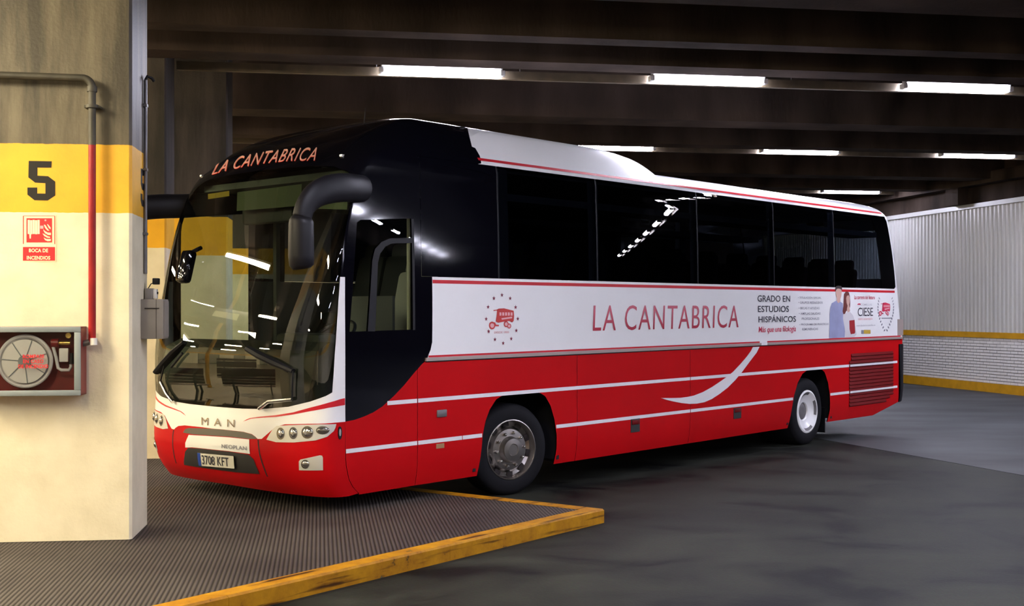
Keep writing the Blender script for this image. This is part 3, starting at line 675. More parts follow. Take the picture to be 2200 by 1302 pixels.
hs = empty('hanging_sign'); hs.matrix_world = frame(-8.9, 12.0, 3.2, AL + math.pi / 2); tag(hs, 'dark hanging sign box reflected in the windscreen', 'sign')
MB().box(-1.2, 1.2, -0.06, 0.06, 0, 0.5, bev=0.01).build('sign_case', 'benchleg', hs, True)
MB().box(-0.9, -0.1, -0.066, -0.06, 0.14, 0.36).build('lit_panel', 'signyel', hs)
for s in (-0.9, 0.9): MB().tube([(s, 0, 0.5), (s, 0, 1.8)], 0.01, 6).build('hanger', 'steel', hs)
yp = empty('yellow_post'); yp.matrix_world = frame(-9.9, 11.7, KZ, 0); tag(yp, 'slim yellow post of the waiting area', 'post')
MB().tube([(0, 0, 0), (0, 0, 5.9)], 0.07, 16).build('post_shaft', 'yband', yp, True); MB().box(-0.12, 0.12, -0.12, 0.12, 0, 0.02).build('post_foot', 'steel', yp)
for k, (y, w) in enumerate(((5.5, 1.8), (10.0, 1.6), (13.2, 2.2))):
    xw = -27.0 - 6.0 * (y + 13) / 60
    d = empty('door_%d' % (k + 1)); d.matrix_world = frame(xw + 0.05, y, KZ, math.atan2(60, -6.0)); struct(d, 'grey painted door in the waiting hall wall', 'door')
    MB().box(0, w, -0.05, 0.04, 0, 2.2).build('door_frame', 'benchleg', d); MB().box(0.06, w / 2 - 0.01, -0.07, -0.05, 0.02, 2.13).build('door_leaf', 'doorgrey', d); MB().box(w / 2 + 0.01, w - 0.06, -0.07, -0.05, 0.02, 2.13).build('door_leaf', 'doorgrey', d)
from mathutils.geometry import delaunay_2d_cdt
# ------------------------------------------------------------------ the coach: one continuous body surface S(q, v)
# local frame: x rearward from the front axle, y across from the near (left) side, z up
TH = math.atan2(3388 - CX, FPX); BX0, BY0 = -0.009, 11.73
TILT = math.atan((CY - 659) / math.hypot(FPX, 3388 - CX))
av = Vector((math.sin(TH), math.cos(TH), TILT)); bv = Vector((-math.cos(TH), math.sin(TH), 0)); av.normalize(); cv = av.cross(bv)
CM = Matrix(((av.x, bv.x, cv.x, BX0), (av.y, bv.y, cv.y, BY0), (av.z, bv.z, cv.z, 0), (0, 0, 0, 1)))
CMn = np.array(CM); W = 1.275
def smoothstep(a, b, x):
    t = np.clip((x - a) / (b - a), 0, 1); return t * t * (3 - 2 * t)
def interp(z, tab):
    a = np.array(tab); x = a[:, 0]; y = a[:, 1]; z = np.asarray(z, float); n = len(x); h = np.diff(x); d = np.diff(y) / h
    m = np.zeros(n); m[0] = d[0]; m[-1] = d[-1]
    for i in range(1, n - 1): m[i] = 0 if d[i - 1] * d[i] <= 0 else 2 * d[i - 1] * d[i] / (d[i - 1] + d[i])
    i = np.clip(np.searchsorted(x, z) - 1, 0, n - 2); t = np.clip((z - x[i]) / h[i], 0, 1)
    return (2 * t**3 - 3 * t**2 + 1) * y[i] + (t**3 - 2 * t**2 + t) * h[i] * m[i] + (-2 * t**3 + 3 * t**2) * y[i + 1] + (t**3 - t**2) * h[i] * m[i + 1]
TF = [(.2, -2.30), (.32, -2.42), (.45, -2.50), (.65, -2.54), (.85, -2.528), (1.0, -2.512), (1.2, -2.524), (1.4, -2.524), (1.6, -2.497), (1.8, -2.455), (2.0, -2.40), (2.4, -2.285), (2.75, -2.16), (3.0, -2.06), (3.12, -1.98), (3.25, -1.80), (3.35, -1.5), (3.42, -1.1), (3.45, -.8)]
TC = [(.2, -2.02), (.6, -2.12), (1.0, -2.13), (1.5, -2.12), (2.1, -2.10), (2.5, -2.05), (2.8, -1.96), (3.0, -1.84), (3.15, -1.7), (3.3, -1.35), (3.45, -.5)]
TR = [(.2, 9.1), (.7, 9.2), (1.4, 9.2), (1.45, 9.17), (2.1, 9.02), (3.0, 8.80), (3.3, 8.6), (3.45, 8.2)]
def zin(v):
    v = np.asarray(v, float); t = np.clip(v - 3.05, 0, 1); ps = t * math.pi / 2; n = 3.2
    inn = W * (1 - np.clip(np.cos(ps), 0, 1)**(2 / n)); z = 3.05 + .40 * np.clip(np.sin(ps), 0, 1)**(2 / n)
    low = .05 * np.clip((.55 - v) / .35, 0, 1)**2 + .02 * np.clip((v - 2.0) / 1.0, 0, 1)**2
    return np.where(v > 3.05, z, v), np.where(v > 3.05, inn * (1 - .02 / W) + .02, low)
def vz(z):   # v on the shoulder for a height
    return z if z <= 3.05 else 3.05 + math.asin(min(1, ((z - 3.05) / .40)**(3.2 / 2))) * 2 / math.pi
_ph = np.linspace(0, math.pi / 2, 4001); _t = np.clip(np.cos(_ph), 0, 1)**(2 / 3.6); _d = np.clip(np.sin(_ph), 0, 1)**(2 / 3.6)
_len = np.concatenate([[0], np.cumsum(np.hypot(np.diff(W * _t), np.diff(.36 * _d)))]); _len = _len / _len[-1]      # even spacing round the nose
def S(q, v):
    q, v = np.broadcast_arrays(np.asarray(q, float), np.asarray(v, float))
    z, inn = zin(v); f = interp(z, TF); c = interp(z, TC); r = interp(z, TR); w = W - inn; aq = np.abs(q)
    ph = np.interp(np.clip(1 - aq, 0, 1), _len, _ph); n = 3.6
    t = np.clip(np.cos(ph), 0, 1)**(2 / n); d = np.clip(np.sin(ph), 0, 1)**(2 / n)
    bxf = c - (c - f - .06) * d - .06 * (1 - t * t); uf = w * t
    bxs = c + (aq - 1) * (r - .2 - c)
    pr = np.clip(aq - 2, 0, 1) * math.pi / 2
    bxr = r - .2 + .2 * np.clip(np.sin(pr), 0, 1)**(2 / 4.); ur = w * np.clip(np.cos(pr), 0, 1)**(2 / 6.)
    bx = np.where(aq < 1, bxf, np.where(aq < 2, bxs, bxr)); u = np.where(aq < 1, uf, np.where(aq < 2, w, ur))
    by = W - np.sign(q) * u; ctr = np.abs(by - W)
    hb = .2 * smoothstep(-2.1, -1.0, bx) * np.sqrt(np.clip(1 - np.clip((bx - 1.5) / 1.25, 0, 1)**2.2, 0, 1))
    hb = hb * (1 - smoothstep(.95, 1.22, ctr)) * smoothstep(3.1, 3.3, z)
    return np.stack([bx, by, z + hb], -1)
def normal(q, v):
    e = 1e-3; q = np.asarray(q, float); v = np.asarray(v, float)
    q1 = np.where(np.abs(np.abs(q) - 1) < e * 2, q, q)
    a = S(q1 + e, v) - S(q1 - e, v); b = S(q1, np.minimum(v + e, 4.045)) - S(q1, v - e)
    n = np.cross(a, b); l = np.linalg.norm(n, axis=-1, keepdims=True); n = n / np.maximum(l, 1e-12)
    return -n if False else n
def project(p):
    w = p @ CMn[:3, :3].T + CMn[:3, 3]
    return np.stack([CX + FPX * w[..., 0] / w[..., 1], CY - FPX * (w[..., 2] - H) / w[..., 1]], -1)
# outward sense of the normal, checked at one point of the side
_nt = normal(np.array([1.5]), np.array([1.5]))[0]; NS = 1.0 if _nt[1] < 0 else -1.0
_gq = np.linspace(0, 1, 71); _gq = np.concatenate([-_gq[:0:-1], _gq, np.linspace(1.01, 2.6, 160)])
_gv = np.concatenate([np.arange(.2, 3.05, .03), np.linspace(3.05, 4.0, 60)])
_GQ, _GV = np.meshgrid(_gq, _gv); _GP = S(_GQ, _GV); _GX = project(_GP)
_gn = normal(_GQ, _GV) * NS; _gw = _GP @ CMn[:3, :3].T + CMn[:3, 3]; _gnw = _gn @ CMn[:3, :3].T
_face = ((_gw - np.array([0, 0, H])) * _gnw).sum(-1) < 0
def inv(pts):
    """photo pixels -> (q, v) on the side of the coach toward the camera"""
    out = []
    for x, y in pts:
        d = (_GX[..., 0] - x)**2 + (_GX[..., 1] - y)**2 + np.where(_face, 0, 1e9); k = np.unravel_index(np.argmin(d), d.shape)
        q, v = _GQ[k], _GV[k]; e = 1e-4
        for _ in range(8):
            p = project(S(q, v)); jq = (project(S(q + e, v)) - project(S(q - e, v))) / (2 * e); jv = (project(S(q, v + e)) - project(S(q, v - e))) / (2 * e)
            J = np.stack([jq, jv], 1); r = np.array([x, y]) - p
            if abs(np.linalg.det(J)) < 1e-6: break
            st = np.linalg.solve(J, r); st = np.clip(st, -.05, .05); q += st[0]; v = min(4.04, v + st[1])
            if abs(st).max() < 1e-6: break
        out.append((float(q), float(v)))
    return out
def qof(bx, v):
    z, _ = zin(v); c = float(interp(z, TC)); r = float(interp(z, TR)); return 1 + (bx - c) / (r - .2 - c)
def side(x, y, by=0.0):
    """photo pixel -> (x, z) on the plane y = by of the coach"""
    i = CM.inverted(); o_ = i @ Vector((0, 0, H)); d = i.to_3x3() @ ray(x, y); t = (by - o_.y) / d.y; p = o_ + d * t; return (p.x, p.z)
def SQ(pts, closed=False):
    """(x, z) on the near side -> (q, v); long upright edges are cut so that they stay straight"""
    out = []; n = len(pts)
    for i in range(n if closed else n - 1):
        a, b = pts[i], pts[(i + 1) % n]; k = max(1, int(abs(b[1] - a[1]) / .07)) if abs(b[1] - a[1]) > .15 else 1
        out += [(a[0] + (b[0] - a[0]) * j / k, a[1] + (b[1] - a[1]) * j / k) for j in range(k)]
    if not closed: out.append(pts[-1])
    return [(qof(bx, vz(z)), vz(z)) for bx, z in out]
def SQC(pts): return SQ(pts, True)
def mir(pts): return [(-q, v) for q, v in pts[::-1]]
_cos = np.linspace(0, 1, 53)
QG = np.concatenate([-np.linspace(2.02, 3, 9)[::-1], -np.linspace(1, 2, 45)[::-1], -_cos[1:-1][::-1], [0.0], _cos[1:-1], np.linspace(1, 2, 45), np.linspace(1.30, 1.48, 37), -np.linspace(1.30, 1.48, 37), np.linspace(2.02, 3, 9)]); QG = np.unique(np.round(QG, 6))
VG = np.unique(np.round(np.concatenate([np.arange(.2, 3.05, .075), np.linspace(3.05, 4.05, 29)]), 6))
def dens(poly, mq=.03, mv=.06):
    out = []; n = len(poly)
    for i in range(n):
        a, b = poly[i], poly[(i + 1) % n]; k = max(1, int(max(abs(b[0] - a[0]) / mq, abs(b[1] - a[1]) / mv)))
        out += [(a[0] + (b[0] - a[0]) * j / k, a[1] + (b[1] - a[1]) * j / k) for j in range(k)]
    return out
def patch(name, m, poly, parent, off=0.0, th=0.0, label=None):
    """a panel of the body: polygon in (q, v) laid on S, following its curve"""
    def metric(q): a = np.abs(q); return np.sign(q) * np.where(a <= 1, a * 1.55, np.where(a <= 2, 1.55 + (a - 1) * 11.0, 12.55 + (a - 2) * 1.4))
    B = []
    for p in poly:
        if not B or abs(p[0] - B[-1][0]) + abs(p[1] - B[-1][1]) > 2e-5: B.append((float(p[0]), float(p[1])))
    if abs(B[0][0] - B[-1][0]) + abs(B[0][1] - B[-1][1]) < 2e-5: B.pop()
    B = np.array(B); C2 = B.copy(); C2[:, 0] = metric(B[:, 0])
    def inside(P):
        x, y = P[:, 0][:, None], P[:, 1][:, None]; x0, y0 = C2[:, 0], C2[:, 1]; x1, y1 = np.roll(x0, -1), np.roll(y0, -1)
        with np.errstate(divide='ignore', invalid='ignore'): t = (x1 - x0) * (y - y0) / (y1 - y0) + x0
        return (((y0 > y) != (y1 > y)) & (x < t)).sum(1) % 2 == 1
    q0, q1 = B[:, 0].min(), B[:, 0].max(); v0, v1 = B[:, 1].min(), B[:, 1].max()
    gq = QG[(QG > q0) & (QG < q1)]; gv = VG[(VG > v0) & (VG < v1)]; G = np.zeros((0, 2))
    if len(gq) and len(gv):
        G = np.array([(a, b) for a in gq for b in gv]); Gm = G.copy(); Gm[:, 0] = metric(G[:, 0]); ok_ = inside(Gm)
        G = G[ok_]; Gm = Gm[ok_]
        if len(G):
            far = np.sqrt(((Gm[:, None, :] - C2[None])**2).sum(-1)).min(1) > .012; G = G[far]
    allq = np.concatenate([B, G]); am = allq.copy(); am[:, 0] = metric(allq[:, 0]); nb_ = len(B)
    r_ = delaunay_2d_cdt([Vector((float(a), float(b))) for a, b in am], [(k, (k + 1) % nb_) for k in range(nb_)], [], 0, 1e-6)
    ov = np.array([v[:] for v in r_[0]]); orig = r_[3]; tri = np.array([f for f in r_[2] if len(f) == 3]); cen = ov[tri].mean(1); tri = tri[inside(cen)]
    def unmetric(x): a = abs(x); s_ = 1 if x >= 0 else -1; return s_ * (a / 1.55 if a <= 1.55 else 1 + (a - 1.55) / 11.0 if a <= 12.55 else 2 + (a - 12.55) / 1.4)
    Q = [tuple(allq[o_[0]]) if len(o_) else (unmetric(v[0]), v[1]) for v, o_ in zip(ov, orig)]; used_ = sorted(set(tri.ravel().tolist())); mp_ = {k: i for i, k in enumerate(used_)}
    Q = [Q[k] for k in used_]; F = [[mp_[k] for k in t] for t in tri.tolist()]
    qa = np.array(Q); N = normal(qa[:, 0], np.clip(qa[:, 1], .2, 4.04)) * NS; P = S(qa[:, 0], qa[:, 1])
    bad = np.linalg.norm(N, axis=1) < .5; N[bad] = (0, 0, 1); P = P + N * off
    VV = [tuple(p) for p in P]; FF = []; NN = []
    for f in F:
        a, b, d = P[f[0]], P[f[1]], P[f[2]]; nn = np.cross(b - a, d - a)
        if nn @ N[f].mean(0) < 0: f = f[::-1]
        FF.append(tuple(f)); NN += [tuple(N[k]) for k in f]
    if th > 0:                                         # turned-in edge of the panel, with its own sharp normals
        cnt = {}
        for f in FF:
            for a, b in zip(f, f[1:] + f[:1]): cnt[(min(a, b), max(a, b))] = cnt.get((min(a, b), max(a, b)), 0) + 1
        for f in FF[:]:
            for a, b in zip(f, f[1:] + f[:1]):
                if cnt[(min(a, b), max(a, b))] == 1:
                    k0_ = len(VV); VV += [tuple(P[a]), tuple(P[b]), tuple(P[b] - N[b] * th), tuple(P[a] - N[a] * th)]
                    fn_ = np.cross(P[b] - P[a], -N[a]) * -1.0; fn_ = fn_ / max(np.linalg.norm(fn_), 1e-9)
                    FF.append((k0_ + 1, k0_, k0_ + 3, k0_ + 2)); NN += [tuple(-fn_)] * 4
    me = bpy.data.meshes.new(name); me.from_pydata(VV, [], FF); me.polygons.foreach_set('use_smooth', [True] * len(me.polygons)); me.update()
    me.normals_split_custom_set(NN)
    me.materials.append(M[m]); o = bpy.data.objects.new(name, me); COL.objects.link(o); o.parent = parent
    if label: o['label'] = label
    return o
coach = empty('coach', CM); tag(coach, 'red, white and black touring coach parked with its nose over the platform', 'coach')

# ---- traced outlines (near half), front
ws_bot = inv([(520, 878), (562, 879), (620, 874), (666, 863), (700, 851), (714, 843)])
ws_bot[0:0] = [(0.0, inv([(475, 875)])[0][1])]
ws_right = inv([(717, 800), (721, 740), (725, 680), (729, 620), (733, 570), (739, 520), (747, 470), (755, 430)])
ws_top = inv([(757, 395), (748, 368), (720, 358), (676, 357), (618, 360)]); ws_top.append((0.0, inv([(575, 364)])[0][1]))
half = ws_bot + ws_right + ws_top
ws = half + mir(half)[1:-1]
patch('windscreen', 'windshield', dens(ws), coach, label='large curved windscreen')
vtop_a = 2.10
wr_hi = [p for p in ws_right if p[1] > vtop_a]; wr_lo = [p for p in ws_right if p[1] <= vtop_a]
def q_at(v, tab):
    for a, b in zip(tab[:-1], tab[1:]):
        if a[1] <= v <= b[1]: return a[0] + (b[0] - a[0]) * (v - a[1]) / (b[1] - a[1])
    return tab[-1][0]
qa_ = q_at(vtop_a, ws_right)
def seam_q(v): return qof(-2.10, v) if v < 2.3 else qof(-2.10 + .1 * (v - 2.3), v)
# line between white front panel and red bumper
hl = inv([(742, 906), (720, 908), (660, 910.5), (612, 911.5), (592, 917), (577, 930), (562, 943), (553.5, 943)]); hl[0] = (seam_q(hl[0][1]), hl[0][1])
gr_top = inv([(548.6, 938), (541, 932.6), (522.8, 927.6), (480, 922.7)]); gr_top.append((0.0, inv([(462, 921.5)])[0][1]))
fp_half = [(0.0, ws_bot[0][1])] + ws_bot[1:] + wr_lo + [(qa_, vtop_a), (seam_q(vtop_a), vtop_a), (seam_q(1.6), 1.6), (seam_q(1.2), 1.2)] + hl + gr_top
patch('front_panel', 'p_white', dens(fp_half + mir(fp_half)[1:-1]), coach, th=.012)
# bumper
seamb = inv([(743.5, 1003), (749, 1030), (758, 1047), (770, 1060)]); seamb = [(q, max(v, .25)) for q, v in seamb]
bp_half = [(0.0, gr_top[-1][1])] + gr_top[::-1][1:] + hl[::-1] + seamb + [(1.0, .25), (0.0, .27)]
patch('bumper', 'p_red', dens(bp_half + mir(bp_half)[1:-1]), coach, th=.012)
# windscreen pillars
ap = [(qa_, vtop_a)] + wr_hi + ws_top[:1] + [(seam_q(v), v) for v in (2.75, 2.5, 2.3, vtop_a)]
ap = [(qa_, vtop_a)] + wr_hi + ws_top[:1]
vt_ = ws_top[0][1]
ap += [(seam_q(v), v) for v in (vt_, 2.6, 2.4, 2.25, vtop_a)]
patch('windscreen_pillar', 'p_black', dens(ap), coach, th=.012); patch('windscreen_pillar', 'p_black', dens(mir(ap)), coach, th=.012)
# dome over the windscreen, reaching back to the white roof
VW = vz(3.20)                                       # top of the side windows
bw = inv([(1004.5, 275), (1009, 295), (1014, 315), (1021, 318), (1031, 335), (1034, 351)])
zt_, _ = zin(bw[0][1]); bx_top = float(S(bw[0][0], bw[0][1])[0])
dome_half = [(ws_top[-1])] + ws_top[::-1][1:] + [(seam_q(vt_), vt_), (seam_q(3.0), 3.0), (seam_q(VW), VW), (qof(-.42, VW), VW)] + bw[::-1] + [(qof(bx_top, v), v) for v in (3.62, 3.75, 3.9, 4.05)] + [(0.0, 4.05)]
# keep the part of the dome below the window line out of the driver panel
patch('front_dome', 'p_black', dens(dome_half + mir(dome_half)[1:-1]), coach, th=.012)
# white roof
qe = 2.0
roof_half = [(qof(-.42, VW), VW)] + bw[::-1] + [(qof(bx_top, v), v) for v in (3.62, 3.75, 3.9, 4.05)] + [(2.999, 4.05), (2.999, VW)]
patch('roof', 'p_white', dens(roof_half), coach, th=.012); patch('roof', 'p_white', dens(mir(roof_half)), coach, th=.012)

# ---- near side
BB = [side(*p) for p in ((742, 906), (762, 902), (782, 895), (802, 886), (822, 873), (845, 852), (868, 828), (890, 801), (905, 784), (917, 768), (925, 752), (928.5, 735), (929, 700), (929, 640), (928.5, 596))]
ZW0, ZW1, ZT, ZS = 2.12, 3.20, 1.375, 0.255
BB[0] = (-2.10, BB[0][1]); xB = BB[-1][0]
dw = [side(*p) for p in ((768, 478), (776, 472), (884, 469), (887, 472), (890, 708), (751, 713))]
xd = side(905, 500)[0]
dp_out = SQ(BB[:-1] + [(xB, ZW0), (xd, ZW0), (xd, ZW1)]); dp_out += [(seam_q(VW), VW)] + [(seam_q(v), v) for v in (3.0, vt_, 2.6, 2.4, 2.25, vtop_a, 1.6, 1.2)]
hole = SQC(dw)
hole_d = dens(hole, .004, .05)
keyh = dens(dp_out) 
k0 = min(range(len(keyh)), key=lambda k: (keyh[k][0] - hole_d[0][0])**2 + (keyh[k][1] - hole_d[0][1])**2)
def area(P): return sum(P[i][0] * P[(i + 1) % len(P)][1] - P[(i + 1) % len(P)][0] * P[i][1] for i in range(len(P)))
if area(keyh) * area(hole_d) > 0: hole_d = [hole_d[0]] + hole_d[1:][::-1]
key = keyh[:k0 + 1] + hole_d + [hole_d[0]] + keyh[k0:]
patch('driver_side_panel', 'p_black', key, coach, th=.012)
dg = patch('driver_window', 'clear', dens(hole), coach, off=-.008, label='clear driver side window')
sf = [side(*p) for p in ((790, 712), (800, 560), (806, 535), (820, 520), (838, 512), (887, 511), (887, 522), (842, 523), (828, 530), (817, 545), (812, 565), (806, 712))]
patch('sliding_frame', 'black', dens(SQC(sf), .004, .05), dg, off=.001, th=.02)
sf2 = [side(*p) for p in ((885, 470), (890, 470), (892, 709), (887, 709))]
patch('sliding_frame', 'black', dens(SQC(sf2), .004, .05), dg, off=.001, th=.02)
# windows: bonded panes with dark joints
edges = [xd, side(1072, 500)[0], side(1284, 500)[0], side(1500, 500)[0], side(1664, 500)[0], side(1793, 500)[0]]
rear_b = side(1931, 612, 0.05); rear_t = side(1906, 466, 0.05)
xe0 = 8.87; xe1 = 8.55
patch('window_frame', 'black', dens(SQ([(xd, ZW0), (xe0 + .06, ZW0), (xe1 + .06, ZW1), (xd, ZW1)])), coach, off=-.03) if False else None
for i in range(6):
    a = edges[i] + (.012 if i else .004)
    if i < 5:
        b = edges[i + 1] - .012; poly = [(a, ZW0 + .004), (b, ZW0 + .004), (b, ZW1 - .002), (a, ZW1 - .002)]
        jp = [(b, ZW0 + .004), (b + .024, ZW0 + .004), (b + .024, ZW1 - .002), (b, ZW1 - .002)]
        patch('window_joint', 'black', dens(SQC(jp)), coach, off=-.004); patch('window_joint', 'black', dens(mir(SQC(jp))), coach, off=-.004)
        wide = .09 if i else .2
        fr = [(b - wide, ZW0 + .004), (b + wide, ZW0 + .004), (b + wide, ZW1 - .002), (b - wide, ZW1 - .002)]
        patch('window_post', 'interior', dens(SQC(fr)), coach, off=-.04); patch('window_post', 'interior', dens(mir(SQC(fr))), coach, off=-.04)
    else:
        poly = [(a, ZW0 + .004), (xe0 - .10, ZW0 + .004), (xe0 - .03, ZW0 + .03), (xe0, ZW0 + .12), (xe0 - .02, ZW0 + .3), (xe1, ZW1 - .002), (a, ZW1 - .002)]
        last_win = poly
    patch('side_window', 'tint' if i else 'p_black', dens(SQC(poly)), coach, label='dark tinted side window'); patch('side_window', 'tint', dens(mir(SQC(poly))), coach)
    if 0 < i < 4:
        cu = [(a, ZW0 + .02), (b, ZW0 + .02), (b, ZW1 - .05), (a, ZW1 - .05)]; patch('window_blocker', 'seat', dens(mir(SQC(cu))), coach, off=-.06)  # opaque sheet added inside far-side windows to darken the view through the saloon
    if i >= 4:
        lo_ = [(a, ZW0 + .02), (poly[1][0] - .05, ZW0 + .02), (poly[1][0] - .05, ZW0 + .42), (a, ZW0 + .42)]; patch('window_blocker', 'seat', dens(mir(SQC(lo_))), coach, off=-.06)  # lower sheet added the same way, blocking light below the rearmost far windows
# white panel below the windows and the rear corner post
wp = [(xB, ZW0), (xe0 - .10, ZW0), (xe0 - .03, ZW0 + .03), (xe0, ZW0 + .12), (xe0 - .02, ZW0 + .3), (xe1, ZW1)]
wq = SQ(wp) + [(2.7, VW), (2.7, ZT)] + SQ([(BB[9][0], ZT)] + BB[10:-1])
patch('white_side_panel', 'p_white', dens(wq), coach, th=.012)
patch('white_side_panel', 'p_white', dens(mir(SQ(wp) + [(2.7, VW), (2.7, ZT)] + SQ([(xd, ZT), (xd, ZW0)]))), coach, th=.012)
# far side: entrance door with tall clear glass, framed black
dx0, dx1, dz0, dz1 = -2.02, -.75, 1.10, 2.95
def frect(a, b, z0, z1): return mir(SQC([(a, z0), (b, z0), (b, z1), (a, z1)]))
dr = patch('entrance_door', 'p_black', dens(frect(dx0, xd, ZT - .0, dz0 + .3)), coach, th=.012)
patch('door_frame', 'p_black', dens(frect(dx1, xd, dz0 + .3, ZW1)), dr, th=.012); patch('door_frame', 'p_black', dens(mir(SQ([(dx0, dz1), (dx1, dz1), (dx1, ZW1)]) + [(seam_q(VW), VW)] + [(seam_q(v), v) for v in (3.0, dz1)])), dr, th=.012)
patch('door_frame', 'p_black', dens(mir([(seam_q(v), v) for v in (ZT, 1.6, vtop_a, 2.25, 2.4, 2.6, vt_, dz1)] + SQ([(dx0, dz1), (dx0, ZT)]))), dr, th=.012)
patch('door_glass', 'clear', dens(frect(dx0, dx1, dz0 + .3, dz1)), dr, off=-.005)
# red skirt panels with wheel arches
AXF, AXR = 0.12, 6.13
af = [side(*p) for p in ((1030, 1027), (1033, 985), (1037, 935), (1043, 905), (1052, 880), (1066, 858), (1084, 847), (1120, 844), (1158, 842.5), (1172, 852), (1183, 872), (1191, 900), (1196, 935), (1197, 965), (1195, 997))]
ar = [side(*p) for p in ((1697, 921), (1701, 880), (1706, 850), (1714, 822), (1724, 803), (1735, 795), (1750, 793), (1764, 792), (1772, 800), (1779, 822), (1783, 850), (1784, 880), (1782, 905))]
af[0] = (af[0][0], ZS); af[-1] = (af[-1][0], ZS); ar[0] = (ar[0][0], ZS); ar[-1] = (ar[-1][0], ZS)
g = .0025
x1, x2, x3 = side(897, 900)[0], side(1240, 850)[0], side(1483, 850)[0]
BBr = [p for p in BB if p[1] < ZT]
ycur = lambda x: float(np.interp(x, [p[0] for p in BBr], [p[1] for p in BBr]))
seam_low = [(q, v) for q, v in seamb]
pa = SQ([(x1 - g, ZS)] + [(x1 - g, ycur(x1))] + [p for p in BBr[::-1] if p[0] < x1 - .01])
panelA = [(seam_low[-1][0] + .0006, .25)] + pa + [(q + .0006, v) for q, v in seam_low]
patch('skirt_panel', 'p_red', dens(panelA, .01, .06), coach, th=.012)
top9 = BB[9][0]
pB = [(x1 + g, ZS)] + af + [(x2 - g, ZS), (x2 - g, ZT), (top9, ZT)] + [p for p in BBr[::-1] if x1 + .01 < p[0]] + [(x1 + g, ycur(x1))]
patch('skirt_panel', 'p_red', dens(SQC(pB), .004, .05), coach, th=.012)
patch('skirt_panel', 'p_red', dens(SQC([(x2 + g, ZS), (x3 - g, ZS), (x3 - g, ZT), (x2 + g, ZT)])), coach, th=.012)
zc1, zc2 = .25, .46; xc = side(1880, 893)[0]
xk = 8.93
pR = SQC([(x3 + g, ZS)] + ar + [(xc, zc1), (xk, .40), (xk, ZT), (x3 + g, ZT)])
patch('skirt_panel', 'p_red', dens(pR, .004, .05), coach, th=.012)
# dark rear corner bumper and red above it
patch('rear_corner', 'p_red', dens(SQ([(xk, 1.28), (xk, ZT)]) + [(2.999, ZT), (2.999, 1.28)]), coach, th=.012)
patch('rear_bumper', 'rubber', dens(SQ([(xk + .004, .40)]) + [(2.25, .44), (2.45, .52), (2.999, .56), (2.999, 1.28)] + SQ([(xk + .004, 1.28)])), coach, off=.012, th=.03, label='dark rubber rear corner bumper')
patch('rear_panel', 'p_red', dens([(-2.0, .4), (-2.0, ZT), (-2.999, ZT), (-2.999, .4)]), coach, th=.012)
for r0, r1, m_ in ((ZT, 2.28, 'p_white'), (3.02, VW, 'p_white')):
    patch('rear_panel', m_, dens([(2.7, r0), (2.999, r0), (2.999, r1), (2.7, r1)]), coach, th=.012); patch('rear_panel', m_, dens([(-2.7, r0), (-2.7, r1), (-2.999, r1), (-2.999, r0)]), coach, th=.012)
patch('rear_window', 'clear', dens([(2.7, 2.28), (2.999, 2.28), (2.999, 3.02), (2.7, 3.02)]), coach); patch('rear_window', 'clear', dens([(-2.7, 2.28), (-2.7, 3.02), (-2.999, 3.02), (-2.999, 2.28)]), coach)
# far side skirt
patch('skirt_panel', 'p_red', dens(mir(SQC([(-2.1, ZS), (-.45, ZS), (-.45, 1.0), (.7, 1.0), (.7, ZS), (5.5, ZS), (5.5, 1.0), (6.7, 1.0), (6.7, ZS), (8.9, ZS + .2), (8.9, ZT), (-2.1, ZT)]))), coach, th=.012)

# ---- stripes, rail and seams
def strip(name, m, x0, x1_, z0, z1, off=.002, parent=coach, th=0): return patch(name, m, dens(SQC([(x0, z0), (x1_, z0), (x1_, z1), (x0, z1)])), parent, off=off, th=th)
xw0 = ycur; xS = 8.40
strip('window_stripe', 's_red', xB + .003, side(1922, 625)[0], 2.062, 2.094)
strip('roof_stripe', 's_red', -.395, 8.50, 3.237, 3.262)
sgap = (side(1632, 735)[0], side(1648, 735)[0])
strip('rail_stripe', 's_red', BB[9][0] + .02, sgap[0], 1.394, 1.412); strip('rail_stripe', 's_red', sgap[1], 9.0, 1.394, 1.412)
mb = MB(); mb.box(BB[9][0] - .02, sgap[0] + .02, -.016, .004, 1.362, 1.392); mb.box(sgap[1] - .02, 9.02, -.016, .004, 1.362, 1.392); 
rl = mb.build('trim_rail', 'rail', coach); rl['label'] = 'greyish rubbing rail along the side'
MB().box(sgap[0] + .02, sgap[1] - .02, -.016, .004, 1.362, 1.392).build('trim_rail', 'p_white', coach)
MB().box(BB[9][0] - .02, 9.02, -.006, .004, 1.352, 1.362).build('rail_shadow_gap', 'gap', coach)
lou0, lou1 = side(1824, 800)[0], side(1918, 800)[0]
segs1 = [(float(np.interp(1.013, [p[1] for p in BBr], [p[0] for p in BBr])) + .015, x1 - .006), (x1 + .006, x3 - .006), (x3 + .006, 9.0 - .12)]
for a, b in segs1: strip('white_stripe', 's_white', a, b, .995, 1.031)
afl = float(np.interp(-.64, [-p[1] for p in af[:8]][::1][::1], [p[0] for p in af[:8]][::1])) if False else None
def arch_x(tab, z, right):
    t = tab[len(tab) // 2:] if right else tab[:len(tab) // 2 + 1]; s_ = sorted(t, key=lambda p: p[1]); return float(np.interp(z, [p[1] for p in s_], [p[0] for p in s_]))
x993 = side(993, 940)[0]
for a, b in ((-2.095, x1 - .006), (x1 + .006, x993 - .004), (x993 + .004, arch_x(af, .637, False) - .01), (arch_x(af, .637, True) + .01, x3 - .006), (x3 + .006, arch_x(ar, .62, False) - .01), (arch_x(ar, .62, True) + .01, 8.88)):
    strip('white_stripe', 's_white', a, b, .619, .655)
